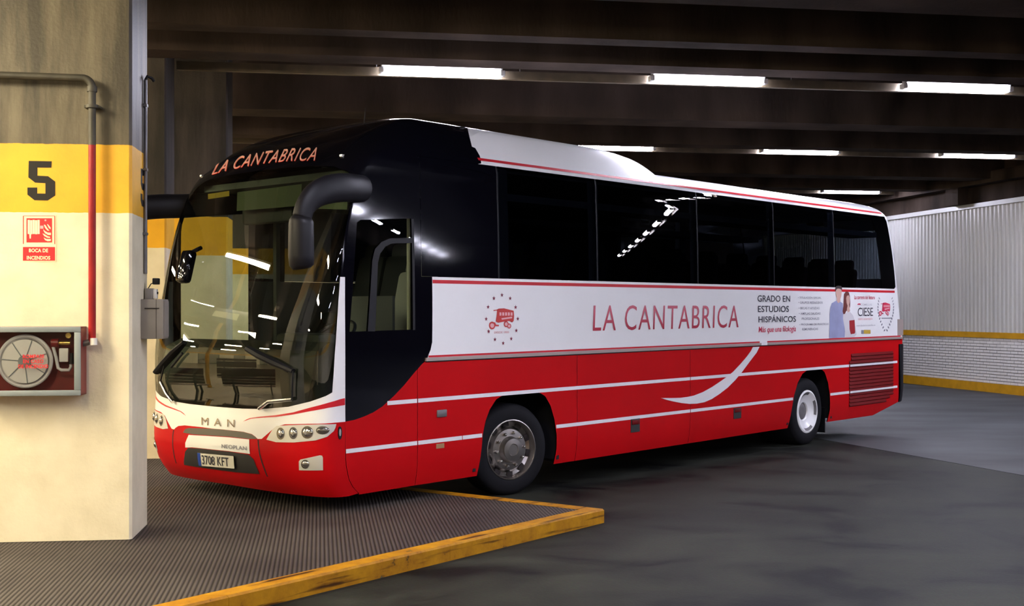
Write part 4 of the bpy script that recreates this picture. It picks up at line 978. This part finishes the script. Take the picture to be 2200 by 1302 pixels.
# white swoosh
Zw = lambda x, y: side(1400 + x / 6.2, 720 + y / 6.2)
sw_ = [(1345, 160), (1435, 155), (1395, 235), (1310, 345), (1195, 500), (1110, 600), (1010, 700), (900, 785), (800, 850), (700, 893), (600, 912), (500, 915), (400, 905), (280, 882), (200, 862), (120, 838), (250, 838), (380, 835), (480, 822), (560, 805), (680, 758), (800, 692), (900, 625), (1000, 555), (1080, 490), (1180, 385), (1270, 280), (1320, 210)]
patch('white_swoosh', 's_white', dens(SQ([Zw(*p) for p in sw_]), .004, .04), coach, off=.003)
patch('white_swoosh', 's_white', dens(SQ([side(*p) for p in ((1631, 737), (1648, 735), (1640, 741), (1626, 742))]), .004, .04), coach, off=.003)
# red pinstripe on the white front
sw_up = inv([(743, 855), (706, 865), (669, 875), (630, 886), (593, 892), (560, 895), (538, 898), (530, 901)]); sw_dn = inv([(522, 906), (540, 899.5), (565, 897.5), (593, 895.8), (630, 890.5), (669, 883), (706, 876), (743, 870)])
pin = sw_up + sw_dn; pin = [(min(q, seam_q(v) - .0005), v) for q, v in pin]
patch('red_pinstripe', 's_red', dens(pin, .02, .03), coach, off=.002); patch('red_pinstripe', 's_red', dens(mir(pin), .02, .03), coach, off=.002)
# seams on the bumper
def seam_line(name, pts, w=1.2):
    a = inv([(x - w, y) for x, y in pts]); b = inv([(x + w, y) for x, y in pts]); patch(name, 'gap', dens(a + b[::-1], .02, .03), coach, off=.0015); return a, b
s1 = seam_line('bumper_seam', [(554.6, 944.5), (556, 960), (558, 975), (563, 993), (569, 1010), (575, 1024)]); patch('bumper_seam', 'gap', dens(mir(s1[0] + s1[1][::-1]), .02, .03), coach, off=.0015)
seam_line('panel_seam', [(718, 791.5), (742, 791.0)], .4) if False else None

# ---- front fittings
nose = lambda name, m, pts, off, th=0.0, parent=coach, label=None: patch(name, m, dens(inv(pts), .02, .03), parent, off=off, th=th, label=label)
nose('air_slot', 'grille', [(393.7, 929.5), (398.6, 921.5), (406, 919.6), (443, 920.3), (480, 923), (522.8, 928), (541, 933), (548.6, 938.3), (553, 943), (538.7, 943), (492, 938), (443, 935), (416, 933)], .003, label='dark air slot')
nose('badge_strip', 'p_white', [(406, 934.4), (398.6, 951.6), (398.6, 961.4), (413, 961), (443, 964), (492, 969), (537.5, 975), (536, 944), (492, 939.5), (443, 936.4)], .003)
nose('plate_recess', 'recess', [(398.6, 970), (405, 962), (430.6, 963.6), (492, 970), (535, 976.5), (545, 986), (551, 1001), (558.4, 1018), (504, 1013.7), (443, 1005.7), (396, 998.3)], .004)
pq = inv([(428, 971.3), (505.6, 978.7), (507.4, 1005), (431, 998.3)])
def islands(name, m, P, F, parent, piece='letter', flat=False):
    par = list(range(len(P)))
    def root(i):
        while par[i] != i: par[i] = par[par[i]]; i = par[i]
        return i
    for f in F:
        for k in f[1:]: par[root(k)] = root(f[0])
    g_ = {}
    for f in F: g_.setdefault(root(f[0]), []).append(f)
    e_ = parent
    if not flat: e_ = empty(name); e_.parent = parent
    for fs in g_.values():
        ids = sorted({k for f in fs for k in f}); mp_ = {k: i for i, k in enumerate(ids)}; mb = MB(); mb.add([tuple(P[k]) for k in ids], [tuple(mp_[k] for k in f) for f in fs]); mb.build(piece, m, e_)
    return e_
def qv_map(corners):
    """corners in (q, v): top-left, top-right, bottom-right, bottom-left -> fn(u right, w up)"""
    tl, tr, br, bl_ = [np.array(c) for c in corners]
    return lambda u, w: (bl_ * (1 - u) + br * u) * (1 - w) + (tl * (1 - u) + tr * u) * w
def pts3(qv, off): qv = np.array(qv); return S(qv[:, 0], qv[:, 1]) + normal(qv[:, 0], qv[:, 1]) * NS * off
def front_text(name, s_, m, corners, off, parent, weight=.01, space=1.0):
    fn = qv_map(corners); v, f, _ = text_mesh(s_, weight, space); P_ = pts3([fn(a, b) for a, b in v], off)
    if parent is coach: return islands(name, m, P_, f, parent)
    mb = MB(); mb.add([tuple(p) for p in P_], f); return mb.build(name, m, parent)
npl = patch('number_plate', 'plate', dens(pq, .02, .02), coach, off=.02, th=.008, label='pale number plate reading 3708 KFT')
fnp = qv_map(pq); sub = lambda u0, u1, w0, w1: [tuple(fnp(u0, w1)), tuple(fnp(u1, w1)), tuple(fnp(u1, w0)), tuple(fnp(u0, w0))]
patch('plate_band', 'blue', dens(sub(0, .085, 0, 1), .02, .02), npl, off=.0215)
front_text('plate_text', '3708 KFT', 'ink', sub(.12, .87, .14, .86), .0225, npl, .012, 1.0)
front_text('maker_letters', 'MAN', 'chrome', inv([(434, 896.5), (505, 902), (505, 918), (434, 913)]), .006, coach, .0, 1.9)
front_text('maker_letters', 'NEOPLAN', 'inkgrey', inv([(477, 954), (531, 959), (531, 967.5), (477, 962.5)]), .006, coach, .02, 1.05)
# lettering over the windscreen
def arc_px(u, w):
    xb_ = 456 + (677 - 456) * u; yb_ = np.interp(u, [0, .12, .27, .5, .75, 1.0], [377, 369.5, 362, 353, 347.5, 346.5]); hh = np.interp(u, [0, .3, .6, 1.0], [26, 27.5, 27.5, 28.5])
    return (xb_ + 13 * w, yb_ - hh * w)
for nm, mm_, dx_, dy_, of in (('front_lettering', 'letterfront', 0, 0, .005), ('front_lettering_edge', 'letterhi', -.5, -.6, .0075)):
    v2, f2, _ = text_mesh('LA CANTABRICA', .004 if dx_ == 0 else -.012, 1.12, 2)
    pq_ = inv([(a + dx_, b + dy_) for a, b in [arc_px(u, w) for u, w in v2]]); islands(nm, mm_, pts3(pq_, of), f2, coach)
# headlamps
def ell(cx_, cy_, rx, ry, n=20): return [(cx_ + rx * math.cos(2 * math.pi * k / n), cy_ + ry * math.sin(2 * math.pi * k / n)) for k in range(n)]
hl_out = inv([(573, 944.5), (579, 934), (586, 923), (595, 915), (620, 913.5), (647.5, 912.5), (690, 911.5), (722, 911), (720, 919), (716.6, 926), (703, 938), (678, 946), (632, 950.5), (594, 950)])
bowls = [(603.7, 931.5, 8.5, 13), (630.6, 930.5, 9, 13), (660.6, 929, 12.5, 13.5), (693, 924.5, 14, 9)]
def dome_lamp(name, m, cx_, cy_, r_, ry_, sg, parent, deep=.5):
    q_, v_q = inv([(cx_, cy_)])[0]; q_ *= sg; p = Vector(pts3([(q_, v_q)], .004)[0]); n_ = Vector(normal(np.array([q_]), np.array([v_q]))[0] * NS); up_ = Vector((0, 0, 1)); t_ = up_.cross(n_).normalized(); up_ = n_.cross(t_)
    mpx = .0040; vs = []; fs = []; K = 24; J = 6
    ax = max(.02, r_ * mpx / .72); ay = ry_ * mpx
    for j in range(J + 1):
        a = j / J * math.pi / 2
        for k in range(K):
            g_ = 2 * math.pi * k / K; vs.append(tuple(p + t_ * (ax * math.cos(a) * math.cos(g_)) + up_ * (ay * math.cos(a) * math.sin(g_)) + n_ * (ay * deep * math.sin(a))))
    for j in range(J):
        for k in range(K): fs.append((j * K + k, j * K + (k + 1) % K, (j + 1) * K + (k + 1) % K, (j + 1) * K + k))
    mb = MB(); mb.add(vs, fs); return mb.build(name, m, parent, 'full')
for sgn_ in (1, -1):
    fl = (lambda p: p) if sgn_ > 0 else mir
    hlp = patch('headlamp', 'lampback', dens(fl(hl_out), .02, .03), coach, off=.004, label='headlamp cluster of four round lamps')
    for i, (a, b, c, d) in enumerate(bowls):
        ring = patch('lamp_bowl', 'lens', fl(inv(ell(a, b, c, d))), hlp, off=.006)
        dome_lamp('lamp_glass', 'chrome' if i < 3 else 'lens', a + c * .12, b, c * .66, d * .74, sgn_, hlp)
    fg = patch('fog_lamp', 'lampback', dens(fl(inv([(642.5, 991), (646, 987), (687.5, 978), (692, 979), (693.6, 983), (694, 1010), (643, 1010)])), .02, .03), coach, off=.004)
    patch('lamp_bowl', 'lens', fl(inv(ell(656, 997, 8.5, 9.5))), fg, off=.006); dome_lamp('lamp_glass', 'chrome', 657, 997, 6, 7, sgn_, fg)
    mk = patch('side_marker', 'rubber', fl(inv(ell(730, 930, 4.2, 14))), coach, off=.006, th=.01); patch('marker_lens', 'bulb', fl(inv(ell(729.5, 929, 2.2, 8))), mk, off=.008)
# dome marker lamps
for px_, py_ in ((735, 335), (427, 376)):
    q_, v_q = inv([(px_, py_)])[0]; p = pts3([(q_, v_q)], .0)[0]; MB().box(p[0] - .02, p[0] + .02, p[1] - .016, p[1] + .016, p[2] - .01, p[2] + .014, bev=.006).build('marker_lamp', 'bulb', coach, True)
an = pts3([inv([(782, 264)])[0]], 0)[0]; MB().tube([tuple(an), (an[0] + .02, an[1], an[2] + .14)], .004, 6).build('aerial', 'black', coach)
# wipers
def S_off(pxs, off): return [tuple(p) for p in pts3(inv(pxs), off)]
for blade, arm in ((((343, 799), (362, 777), (382, 756), (402, 737)), ((378, 864), (364, 845), (352, 820), (362, 777))), (((538, 750), (565, 765), (597, 780), (634, 797)), ((562, 878), (582, 862), (632, 857), (634, 797)))):
    w_ = MB().tube(S_off(arm, .035), [(.008, .008)] * 4, 8).build('wiper', 'black', coach, True)
    MB().tube(S_off(blade, .028), [(.026, .04), (.03, .05), (.03, .05), (.02, .03)], 8).build('wiper_blade', 'black', w_, True)
    b0, b1 = blade[0], blade[-1]; MB().tube(S_off([((b0[0] * .7 + b1[0] * .3) + 14, (b0[1] * .7 + b1[1] * .3) + 8), (b0[0] * .2 + b1[0] * .8 + 8, b0[1] * .2 + b1[1] * .8 + 10)], .03), .012, 8).build('wiper_link', 'black', w_, True)
    MB().tube(S_off([arm[0], arm[1], arm[2]], .03), .016, 8).build('wiper_spindle', 'chrome', w_, True)

# ---- mirrors
def on_plane(px_, py_, by): p = side(px_, py_, by); return Vector((p[0], by, p[1]))
def spline(P, n=5):
    P = [Vector(p) for p in P]; out = []
    for i in range(len(P) - 1):
        p0, p1, p2, p3 = P[max(i - 1, 0)], P[i], P[i + 1], P[min(i + 2, len(P) - 1)]
        for k in range(n):
            t = k / n; out.append(.5 * ((2 * p1) + (p2 - p0) * t + (2 * p0 - 5 * p1 + 4 * p2 - p3) * t * t + (3 * p1 - p0 - 3 * p2 + p3) * t**3))
    return out + [P[-1]]
def mirror(sg):
    """horn mirror: sg 1 near side, -1 far side"""
    mir_ = []
    def P(px_, py_, by):
        v = on_plane(px_, py_, by); return v if sg > 0 else Vector((v.x, 2 * W - v.y, v.z))
    path = [P(835, 410, .30), P(795, 406, .12), P(770, 405, -.02), P(740, 403, -.10), P(705, 407, -.15), P(676, 420, -.18), P(657, 442, -.19), P(648, 470, -.19)]
    rad = [(.10, .05), (.115, .06), (.118, .06), (.12, .065), (.118, .065), (.108, .062), (.095, .06), (.088, .06)]
    sp_ = spline(path); rs_ = [(float(np.interp(k / 5, range(8), [r_[0] for r_ in rad])), float(np.interp(k / 5, range(8), [r_[1] for r_ in rad]))) for k in range(len(sp_))]
    a = MB().tube(sp_, rs_, 20).build('mirror_arm', 'rubber', coach, 'full')
    hp = [P(648, 466, -.19), P(647.5, 474, -.19), P(647, 482, -.19), P(647, 550, -.19), P(648, 570, -.19), P(649, 577, -.19)]
    h_ = MB().tube(hp, [(.088, .06), (.10, .085), (.104, .09), (.106, .095), (.10, .09), (.075, .065)], 20).build('mirror_housing', 'rubber', a, 'full')
    return a
mirror(1); mirror(-1)
kp = S_off([(414, 578)], .07)[0]; kp2 = S_off([(426, 525)], .02)[0]
km = MB().box(-.05, .05, -.075, .075, -.155, .155, bev=.035).build('kerb_mirror', 'p_black', coach, True); km.location = kp; km.rotation_euler = (0, .25, 0)
MB().tube([(.03, 0, .15), tuple(Vector(kp2) - Vector(kp))], .02, 10).build('mirror_stalk', 'black', km, True)

# ---- wheels
def wheel_mtx(x, y, z, steer): return Matrix.Translation((x, y, z)) @ Matrix.Rotation(steer, 4, 'Z')
def wheel(x, by, steer, rear, flip=False):
    R = .452 if not rear else .452; z = R - .004 - (x * TILT)
    wl = empty('wheel'); wl.parent = coach; wl.matrix_local = wheel_mtx(x, by, z, steer) @ (Matrix.Rotation(math.pi, 4, 'Z') if flip else Matrix.Identity(4))
    wd_ = .29 if not rear else .60
    MB().lathe([(.292, .0), (.30, -.012), (.33, -.02), (.40, -.012), (.435, .006), (R, .04), (R, wd_ - .04), (.435, wd_ - .006), (.40, wd_), (.292, wd_)], None, 64).build('tyre', 'tyre', wl, True)
    if not rear:
        MB().lathe([(.297, -.004), (.297, -.016), (.288, -.018), (.280, -.004), (.268, .05), (.235, .075), (.215, .055), (.205, .028), (.20, .02), (.13, .012), (.12, -.03), (.11, -.045), (.06, -.05), (.055, -.04), (.0, -.04)], None, 64).build('rim', 'alu', wl, True)
        for k in range(10):
            a = 2 * math.pi * k / 10 + .1
            mt = Matrix.Translation((.165 * math.cos(a), 0, .165 * math.sin(a)))
            MB().lathe([(.0, -.018), (.012, -.016), (.016, -.008), (.017, .016)], mt, 12).build('wheel_nut', 'chrome', wl, True)
            hx, hz = .252 * math.cos(a + .31), .252 * math.sin(a + .31)
            m2 = Matrix.Translation((hx, .055, hz)) @ Matrix.Rotation(-(a + .31), 4, 'Y'); MB().box(-.026, .022, -.012, .006, -.036, .036, m2, bev=.006).build('vent_hole', 'gap', wl, True)
    else:
        MB().lathe([(.293, .0), (.29, -.012), (.27, -.018), (.25, -.004), (.20, .03), (.155, .045), (.125, .05), (.118, .06), (.112, .09), (.0, .095)], None, 64).build('rim', 'p_white', wl, True)
        MB().lathe([(.113, .07), (.10, .062), (.03, .06), (.0, .06)], None, 40).build('hub_cap', 'hub', wl, True)
        for k in range(4):
            a = math.radians(100 + 90 * k); mb = MB()
            arc_ = [a - .42 + .84 * j / 10 for j in range(11)]
            vs = [(r_ * math.cos(t), d_, r_ * math.sin(t)) for t in arc_ for r_, d_ in ((.222 + .004, .010), (.262 - .008 * abs(t - a), -.014))]
            mb.add(vs, [(2 * j, 2 * j + 2, 2 * j + 3, 2 * j + 1) for j in range(10)]); mb.build('cover_slot', 'hub', wl)
    return wl
STEER = -math.radians(12)
wheel(AXF, .11, STEER, False); wheel(AXR, .07, 0, True); wheel(AXF, 2 * W - .11, STEER, False, True); wheel(AXR, 2 * W - .07, 0, True, True)
# wheel wells and underbody
def ubox(name, x0, x1, y0, y1, z0, z1, m='black'): return MB().box(x0, x1, y0, y1, z0, z1).build(name, m, coach)
ubox('underbody', -2.2, AXF - .62, .10, 2.45, .33, .38); ubox('underbody', AXF + .62, AXR - .62, .04, 2.51, .27, .33); ubox('underbody', AXR + .62, 8.7, .10, 2.45, .45, .5)
for x in (AXF, AXR):
    ubox('wheel_well', x - .62, x + .62, .02, 2.53, 1.06, 1.10); ubox('wheel_well', x - .64, x - .60, .02, 2.53, .30, 1.08); ubox('wheel_well', x + .60, x + .64, .02, 2.53, .30, 1.08); ubox('axle', x - .12, x + .12, .5, 2.05, .36, .56)
    ubox('wheel_well', x - .62, x + .62, .80, 1.75, .5, 1.06)
ubox('mud_flap', AXR + .58, AXR + .60, .10, .55, .10, .45)
# ---- side fittings
def sbox(name, m, pa_, pb_, d0, d1, parent=coach, bev=.004):
    a = side(*pa_); b = side(*pb_); return MB().box(min(a[0], b[0]), max(a[0], b[0]), d0, d1, min(a[1], b[1]), max(a[1], b[1]), bev=bev).build(name, m, parent, True)
sbox('fuel_flap_lock', 'hub', (938, 881), (959, 895), -.012, .002, bev=.008)
sbox('small_sticker', 'amber', (937, 954), (954, 962), -.003, .001, bev=0)
for (a, b), (c, d) in (((1355, 901), (1374, 927)), ((1576, 877), (1592, 898))):
    hd = sbox('hatch_handle', 'recess', (a, b), (c, d), -.004, .002, bev=0); sbox('handle_pull', 'louvre', (a + 2, b + 2), (c - 2, b + (d - b) * .38), -.012, -.003, hd)
sbox('rear_vent', 'rail', (1928, 686), (1940, 720), -.004, .002, bev=0)
sbox('marker_lamp', 'amber', (1404, 758.5), (1381, 756), -.012, .002, bev=0) if False else None
# engine louvres
gl = empty('engine_grille'); gl.parent = coach
lz = [side(1870, y)[1] for y in (757, 868)]; lz0, lz1 = min(lz), max(lz); nL = 15; hL = (lz1 - lz0) / nL
for k in range(nL):
    z = lz0 + k * hL; xr_ = lou1 - (0 if k > 2 else .25 * (2 - k) * .5); xl_ = lou0 + (.06 if k > 12 else 0)
    mb = MB(); mb.add([(xl_, -.004, z), (xr_, -.004, z), (xr_, -.016, z + hL * .25), (xl_, -.016, z + hL * .25), (xl_, -.003, z + hL * .95), (xr_, -.003, z + hL * .95)], [(0, 1, 2, 3), (3, 2, 5, 4), (0, 3, 4), (1, 5, 2)]); mb.build('louvre_slat', 'louvre', gl)
for zz0, zz1 in ((.995, 1.031), (.619, .655)): MB().box(lou0, lou1, -.02, -.016, zz0 + .004, zz1 - .004).build('stripe_strip', 's_white', gl)

# ---- lettering and print on the side
def side_text(name, s_, m, x0, y0, x1, y1, off, parent, weight=.0, space=1.0, tl=None, tr=None, shear=0.0):
    """box in photo pixels: lower-left x0,y1 ... ; tl/tr give the top corners when lines converge"""
    bl_, br_ = side(x0, y1[0]), side(x1, y1[1]); t0, t1 = side(x0, y0[0]), side(x1, y0[1]); v, f, _ = text_mesh(s_, weight, space); mb = MB()
    xx0, xx1 = bl_[0], br_[0]; zb_ = (bl_[1] + br_[1]) / 2; zt2 = (t0[1] + t1[1]) / 2
    P_ = [(xx0 + (xx1 - xx0) * (u) + shear * w * (zt2 - zb_), -off, zb_ + (zt2 - zb_) * w) for u, w in v]
    if parent is coach: return islands(name, m, P_, f, parent)
    if name in ('advert_heading', 'advert_script', 'advert_brand'): return islands(name, m, P_, f, parent, name.replace('advert_', '') + '_letter', True)
    mb.add(P_, f); ob_ = mb.build(name, m, parent); ob_['kind'] = 'stuff'; return ob_
DEC = .004
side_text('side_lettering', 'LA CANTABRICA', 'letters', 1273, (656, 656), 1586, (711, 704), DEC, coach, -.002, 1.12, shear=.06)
ad = empty('advert'); ad.parent = coach; ad['label'] = 'printed advert for Hispanic studies on the white side'
for s_, x0, x1_, yt, yb in (('GRADO EN', 1627, 1697, (633.5, 636), (648.5, 648.5)), ('ESTUDIOS', 1628, 1694.5, (656.5, 657.5), (670.5, 670.5)), ('HISPÁNICOS', 1629, 1709.5, (675, 677), (692.5, 692))):
    side_text('advert_heading', s_, 'ink', x0, yt, x1_, yb, DEC, ad, .012, 1.02)
side_text('advert_script', 'Más que una filología', 'inkred', 1629, (701.5, 700), 1709, (716.5, 717), DEC, ad, .006, .98, shear=.15)
for s_, x0, x1_, y in (('• TITULACIÓN OFICIAL', 1714, 1764, 639), ('• GRUPOS REDUCIDOS', 1715, 1767, 650), ('• BECAS Y AYUDAS', 1715.5, 1760, 662), ('• AMPLIAS SALIDAS', 1716, 1762, 673.5), ('PROFESIONALES', 1722, 1759.5, 684.5), ('• PROGRAMA DE PRÁCTICAS', 1717, 1780, 696), ('REMUNERADAS', 1723, 1757, 707)):
    side_text('advert_bullet', s_, 'inkgrey', x0, (y - 2.4, y - 2.4), x1_, (y + 2.6, y + 2.4), DEC, ad, .006, 1.0)
Za = lambda x, y: side(1760 + x / 9.3, 600 + y / 9.3)
def sdecal(name, m, pts, off=DEC, parent=ad, Z=Za):
    P_ = [Z(*p) for p in pts]; mb = MB(); mb.add([(p[0], -off, p[1]) for p in P_], [tuple(range(len(P_)))]); return mb.build(name, m, parent)
sdecal('printed_shirt', 'shirt', [(195, 1180), (205, 900), (205, 700), (220, 560), (245, 480), (310, 440), (345, 425), (420, 450), (465, 480), (480, 640), (470, 760), (500, 900), (510, 1020), (505, 1160)], DEC)
sdecal('printed_face', 'skin', [(325, 250), (320, 210), (345, 170), (400, 155), (440, 180), (445, 260), (435, 340), (415, 400), (420, 440), (375, 480), (345, 430), (350, 380), (330, 320)], DEC + .0008)
sdecal('printed_hair', 'hair', [(315, 230), (312, 180), (330, 140), (370, 128), (430, 135), (450, 165), (445, 235), (430, 200), (380, 185), (340, 195), (328, 230)], DEC + .0016)
sdecal('printed_hair', 'hairred', [(480, 700), (460, 640), (480, 540), (485, 400), (490, 300), (520, 250), (560, 243), (590, 270), (605, 340), (615, 450), (610, 560), (570, 600), (530, 640), (510, 690)], DEC + .0008)
sdecal('printed_face', 'skin', [(530, 380), (545, 330), (585, 320), (605, 370), (605, 450), (590, 510), (600, 560), (610, 640), (560, 660), (545, 600), (560, 530), (540, 470)], DEC + .0016)
sdecal('printed_blouse', 'blouse', [(470, 720), (520, 680), (560, 650), (610, 650), (670, 720), (700, 810), (720, 960), (740, 1100), (700, 1150), (520, 1160), (500, 960), (470, 800)], DEC + .0004)
sdecal('printed_book', 'book', [(595, 825), (700, 812), (712, 1060), (700, 1085), (625, 1098), (600, 1000)], DEC + .0016)
side_text('advert_script', 'La carrera del futuro', 'inkred', 1835, (634, 635), 1879, (642.5, 643), DEC, ad, .006)
side_text('advert_small', 'COMILLAS', 'inkpale', 1848, (652.5, 652.5), 1873, (656.5, 656.5), DEC, ad, .004); sdecal('advert_mark', 'inkred', [(760, 495), (790, 480), (825, 490), (815, 515), (790, 505), (765, 515)])
side_text('advert_brand', 'CIESE', 'ink', 1842.5, (661, 661), 1875, (679, 679), DEC, ad, .0, .95)
side_text('advert_small', 'centro universitario', 'inkpink', 1843, (682.5, 682.5), 1874, (687.5, 687.5), DEC, ad, .004)
side_text('advert_small', 'www.fundacioncomillas.es', 'inkpale', 1839, (697, 697), 1880, (700.5, 700.5), DEC, ad, .006)
sdecal('advert_flag', 'inkgrey', [(835, 1015), (885, 1015), (885, 1090), (835, 1090)]); sdecal('advert_flag', 'ocre', [(887, 1012), (1020, 1012), (1020, 1088), (887, 1088)])
# round emblem of stars with an old omnibus
em = empty('star_emblem'); em.parent = coach; em['label'] = 'ring of red stars around a vintage omnibus'
Ze = lambda x, y: side(1020 + x / 8.683, 610 + y / 8.683)
for sx, sy in ((503, 208), (352, 268), (655, 270), (243, 430), (757, 435), (207, 655), (797, 650), (255, 885), (770, 870), (372, 1035), (675, 1022), (525, 1105)):
    sdecal('star', 'inkwine', [(sx + (30 if k % 2 == 0 else 13) * math.sin(k * math.pi / 5), sy - (44 if k % 2 == 0 else 18) * math.cos(k * math.pi / 5)) for k in range(10)], DEC, em, Ze)
def omnibus(Z, parent, m, wm, d):
    sd = lambda n, mm_, p, e=0.0: sdecal(n, mm_, p, d + e, parent, Z)
    sd('omnibus_body', m, [(410, 490), (430, 465), (540, 455), (720, 500), (728, 600), (720, 690), (690, 720), (640, 690), (560, 700), (430, 725), (385, 700), (400, 600)])
    sd('omnibus_roof', m, [(345, 488), (400, 482), (440, 462), (540, 455), (545, 470), (440, 490), (345, 505)])
    for k in range(5): sd('omnibus_window', wm, [(455 + 52 * k, 530 - 0 * k), (490 + 52 * k, 532), (490 + 52 * k, 590), (455 + 52 * k, 592)], .0008)
    sd('omnibus_panel', wm, [(490, 640), (690, 610), (690, 640), (500, 668)], .0008)
    for cx_, cy_, r_ in ((318, 775, 58), (580, 750, 45), (635, 785, 38)):
        sd('omnibus_wheel', m, [(cx_ + r_ * math.cos(2 * math.pi * k / 16), cy_ + 1.25 * r_ * math.sin(2 * math.pi * k / 16)) for k in range(16)], .0004); sd('omnibus_wheel', wm, [(cx_ + r_ * .62 * math.cos(2 * math.pi * k / 16), cy_ + 1.25 * r_ * .62 * math.sin(2 * math.pi * k / 16)) for k in range(16)], .001)
    sd('omnibus_wing', m, [(262, 740), (280, 715), (370, 715), (390, 760), (445, 765), (440, 790), (370, 790), (350, 740), (280, 735), (268, 800)], .0012)
omnibus(Ze, em, 'emb', 'inkpink', DEC)
side_text('emblem_text', 'DESDE 1900', 'inkpink', 1061, (712, 711.5), 1093, (716.5, 716), DEC, em, .02)
# laurel emblem near the rear
lm = empty('laurel_emblem'); lm.parent = coach; lm['label'] = 'grey laurel wreath around a red vintage omnibus'
for sd_ in (-1, 1):
    for k in range(12):
        t = k / 11; y = 380 + 640 * t; hw = 150 * math.sin(math.pi * (.30 + .66 * t)) + 6; x = 1325 + sd_ * hw; an_ = .5 * sd_ * (1 - 2 * t)
        L_, w2 = 30, 9 + 6 * t; c_, s2 = math.cos(an_), math.sin(an_)
        sdecal('laurel_leaf', 'inkgrey', [(x + (a * c_ - b * s2), y + (a * s2 + b * c_)) for a, b in ((-w2, 0), (0, -L_), (w2, 0), (0, L_))], DEC, lm)
sdecal('laurel_ribbon', 'inkgrey', [(1240, 770), (1445, 768), (1445, 782), (1240, 786)], DEC, lm)
omnibus(lambda x, y: Za(1190 + (x - 262) * .48, 465 + (y - 455) * .68), lm, 'inkred', 'inkpink', DEC)

# ---- cab and saloon
ubox('saloon_floor', -1.6, 9.0, .03, 2.52, 1.30, 1.34, 'interior'); ubox('cab_floor', -2.3, -1.3, .08, 2.47, .62, .66, 'interior')
ubox('step_wall', -1.35, -1.30, .08, 2.47, .66, 1.34, 'interior')
ubox('saloon_ceiling', -1.2, 8.4, .12, 2.43, 3.16, 3.2, 'interior')
for y0 in (.06, 2.05): ubox('luggage_rack', -.9, 8.3, y0, y0 + .42, 2.88, 2.95, 'interior')
# dashboard
mb = MB()
mb.prism([(-2.28, .70), (-2.36, 1.10), (-2.28, 1.48), (-2.12, 1.55), (-1.90, 1.50), (-1.85, 1.38), (-1.98, 1.05), (-1.95, .70)], lambda a, b, d: (a, d, b), .16, 2.39); mb.build('dashboard', 'dash', coach, True)
MB().box(-2.1, -1.88, .35, .95, 1.48, 1.62, bev=.04).build('instrument_binnacle', 'dash', coach, True)
# steering wheel
sm = Matrix.Translation((-1.70, .64, 1.58)) @ Matrix.Rotation(math.radians(-38), 4, 'Y')
st = MB(); st.tube([tuple(sm @ Vector((.23 * math.cos(a), .23 * math.sin(a), 0))) for a in [2 * math.pi * k / 32 for k in range(33)]], .016, 8, cap=False); so = st.build('steering_wheel', 'black', coach, True)
st = MB()
for a in (0.3, 2.84, 4.71): st.tube([tuple(sm @ Vector((0, 0, -.02))), tuple(sm @ Vector((.22 * math.cos(a), .22 * math.sin(a), 0)))], .014, 6)
st.tube([tuple(sm @ Vector((0, 0, 0))), tuple(sm @ Vector((0, 0, -.35)))], .05, 12); st.build('steering_column', 'black', so, True)
def seat_mesh():
    mb = MB(); mb.box(-.22, .24, -.21, .21, .32, .46, bev=.05)
    mtb = Matrix.Translation((.22, 0, .42)) @ Matrix.Rotation(math.radians(14), 4, 'Y'); mb.box(-.06, .07, -.21, .21, 0, .66, mtb, bev=.05); mb.box(-.05, .06, -.15, .15, .62, .80, mtb, bev=.05)
    mb.box(-.15, .2, -.05, .05, 0, .34); return mb
sm0 = seat_mesh().build('driver_seat', 'interior', coach, True); sm0.location = (-1.05, .62, 1.0); sm0.scale = (1.1, 1.1, 1.12)
MB().box(-.06, .06, .20, .24, .3, .75).build('seat_belt', 'black', sm0)
s0 = None
for r_ in range(11):
    for y in (.36, .80, 1.76, 2.20):
        if s0 is None: s0 = seat_mesh().build('passenger_seat', 'seat', coach, True); s_ = s0
        else: s_ = s0.copy(); COL.objects.link(s_)
        s_.location = (-.15 + r_ * .76, y, 1.34)
# blinds, inner mirror, screens behind the windscreen
bq = S_off([(492, 402), (632, 383), (628, 432), (490, 444)], -.10); MB().add(bq, [(0, 1, 2, 3)]).build('sun_blind', 'blind', coach)
bq = S_off([(650, 381), (735, 384), (735, 440), (650, 438)], -.10); MB().add(bq, [(0, 1, 2, 3)]).build('sun_blind', 'blind', coach)
bq = S_off([(432, 408), (478, 401), (478, 413), (432, 420)], -.08); MB().add(bq, [(0, 1, 2, 3)]).build('route_card', 'ocre', coach)
ubox('partition', -1.28, -1.25, .30, 1.0, 1.34, 1.95, 'dash')
patch('inner_lining', 'interior', dens(mir(SQC([(xd, ZT), (8.8, ZT), (8.8, ZW0), (xd, ZW0)]))), coach, off=-.035); patch('inner_lining', 'interior', dens(SQC([(xB, ZT), (8.8, ZT), (8.8, ZW0), (xB, ZW0)])), coach, off=-.035)
ubox('door_pillar', -.95, -.90, 2.42, 2.47, .8, 3.1, 'interior')
MB().tube([(-1.15, .22, 1.4), (-1.15, .22, 2.95)], .02, 10).build('grab_pole', 'beige', coach, True)
ubox('cab_ceiling', -1.85, -1.2, .16, 2.39, 2.98, 3.04, 'interior')
MB().box(-1.95, -1.85, .9, 1.65, 2.62, 2.92, bev=.03).build('roof_monitor', 'dash', coach, True)
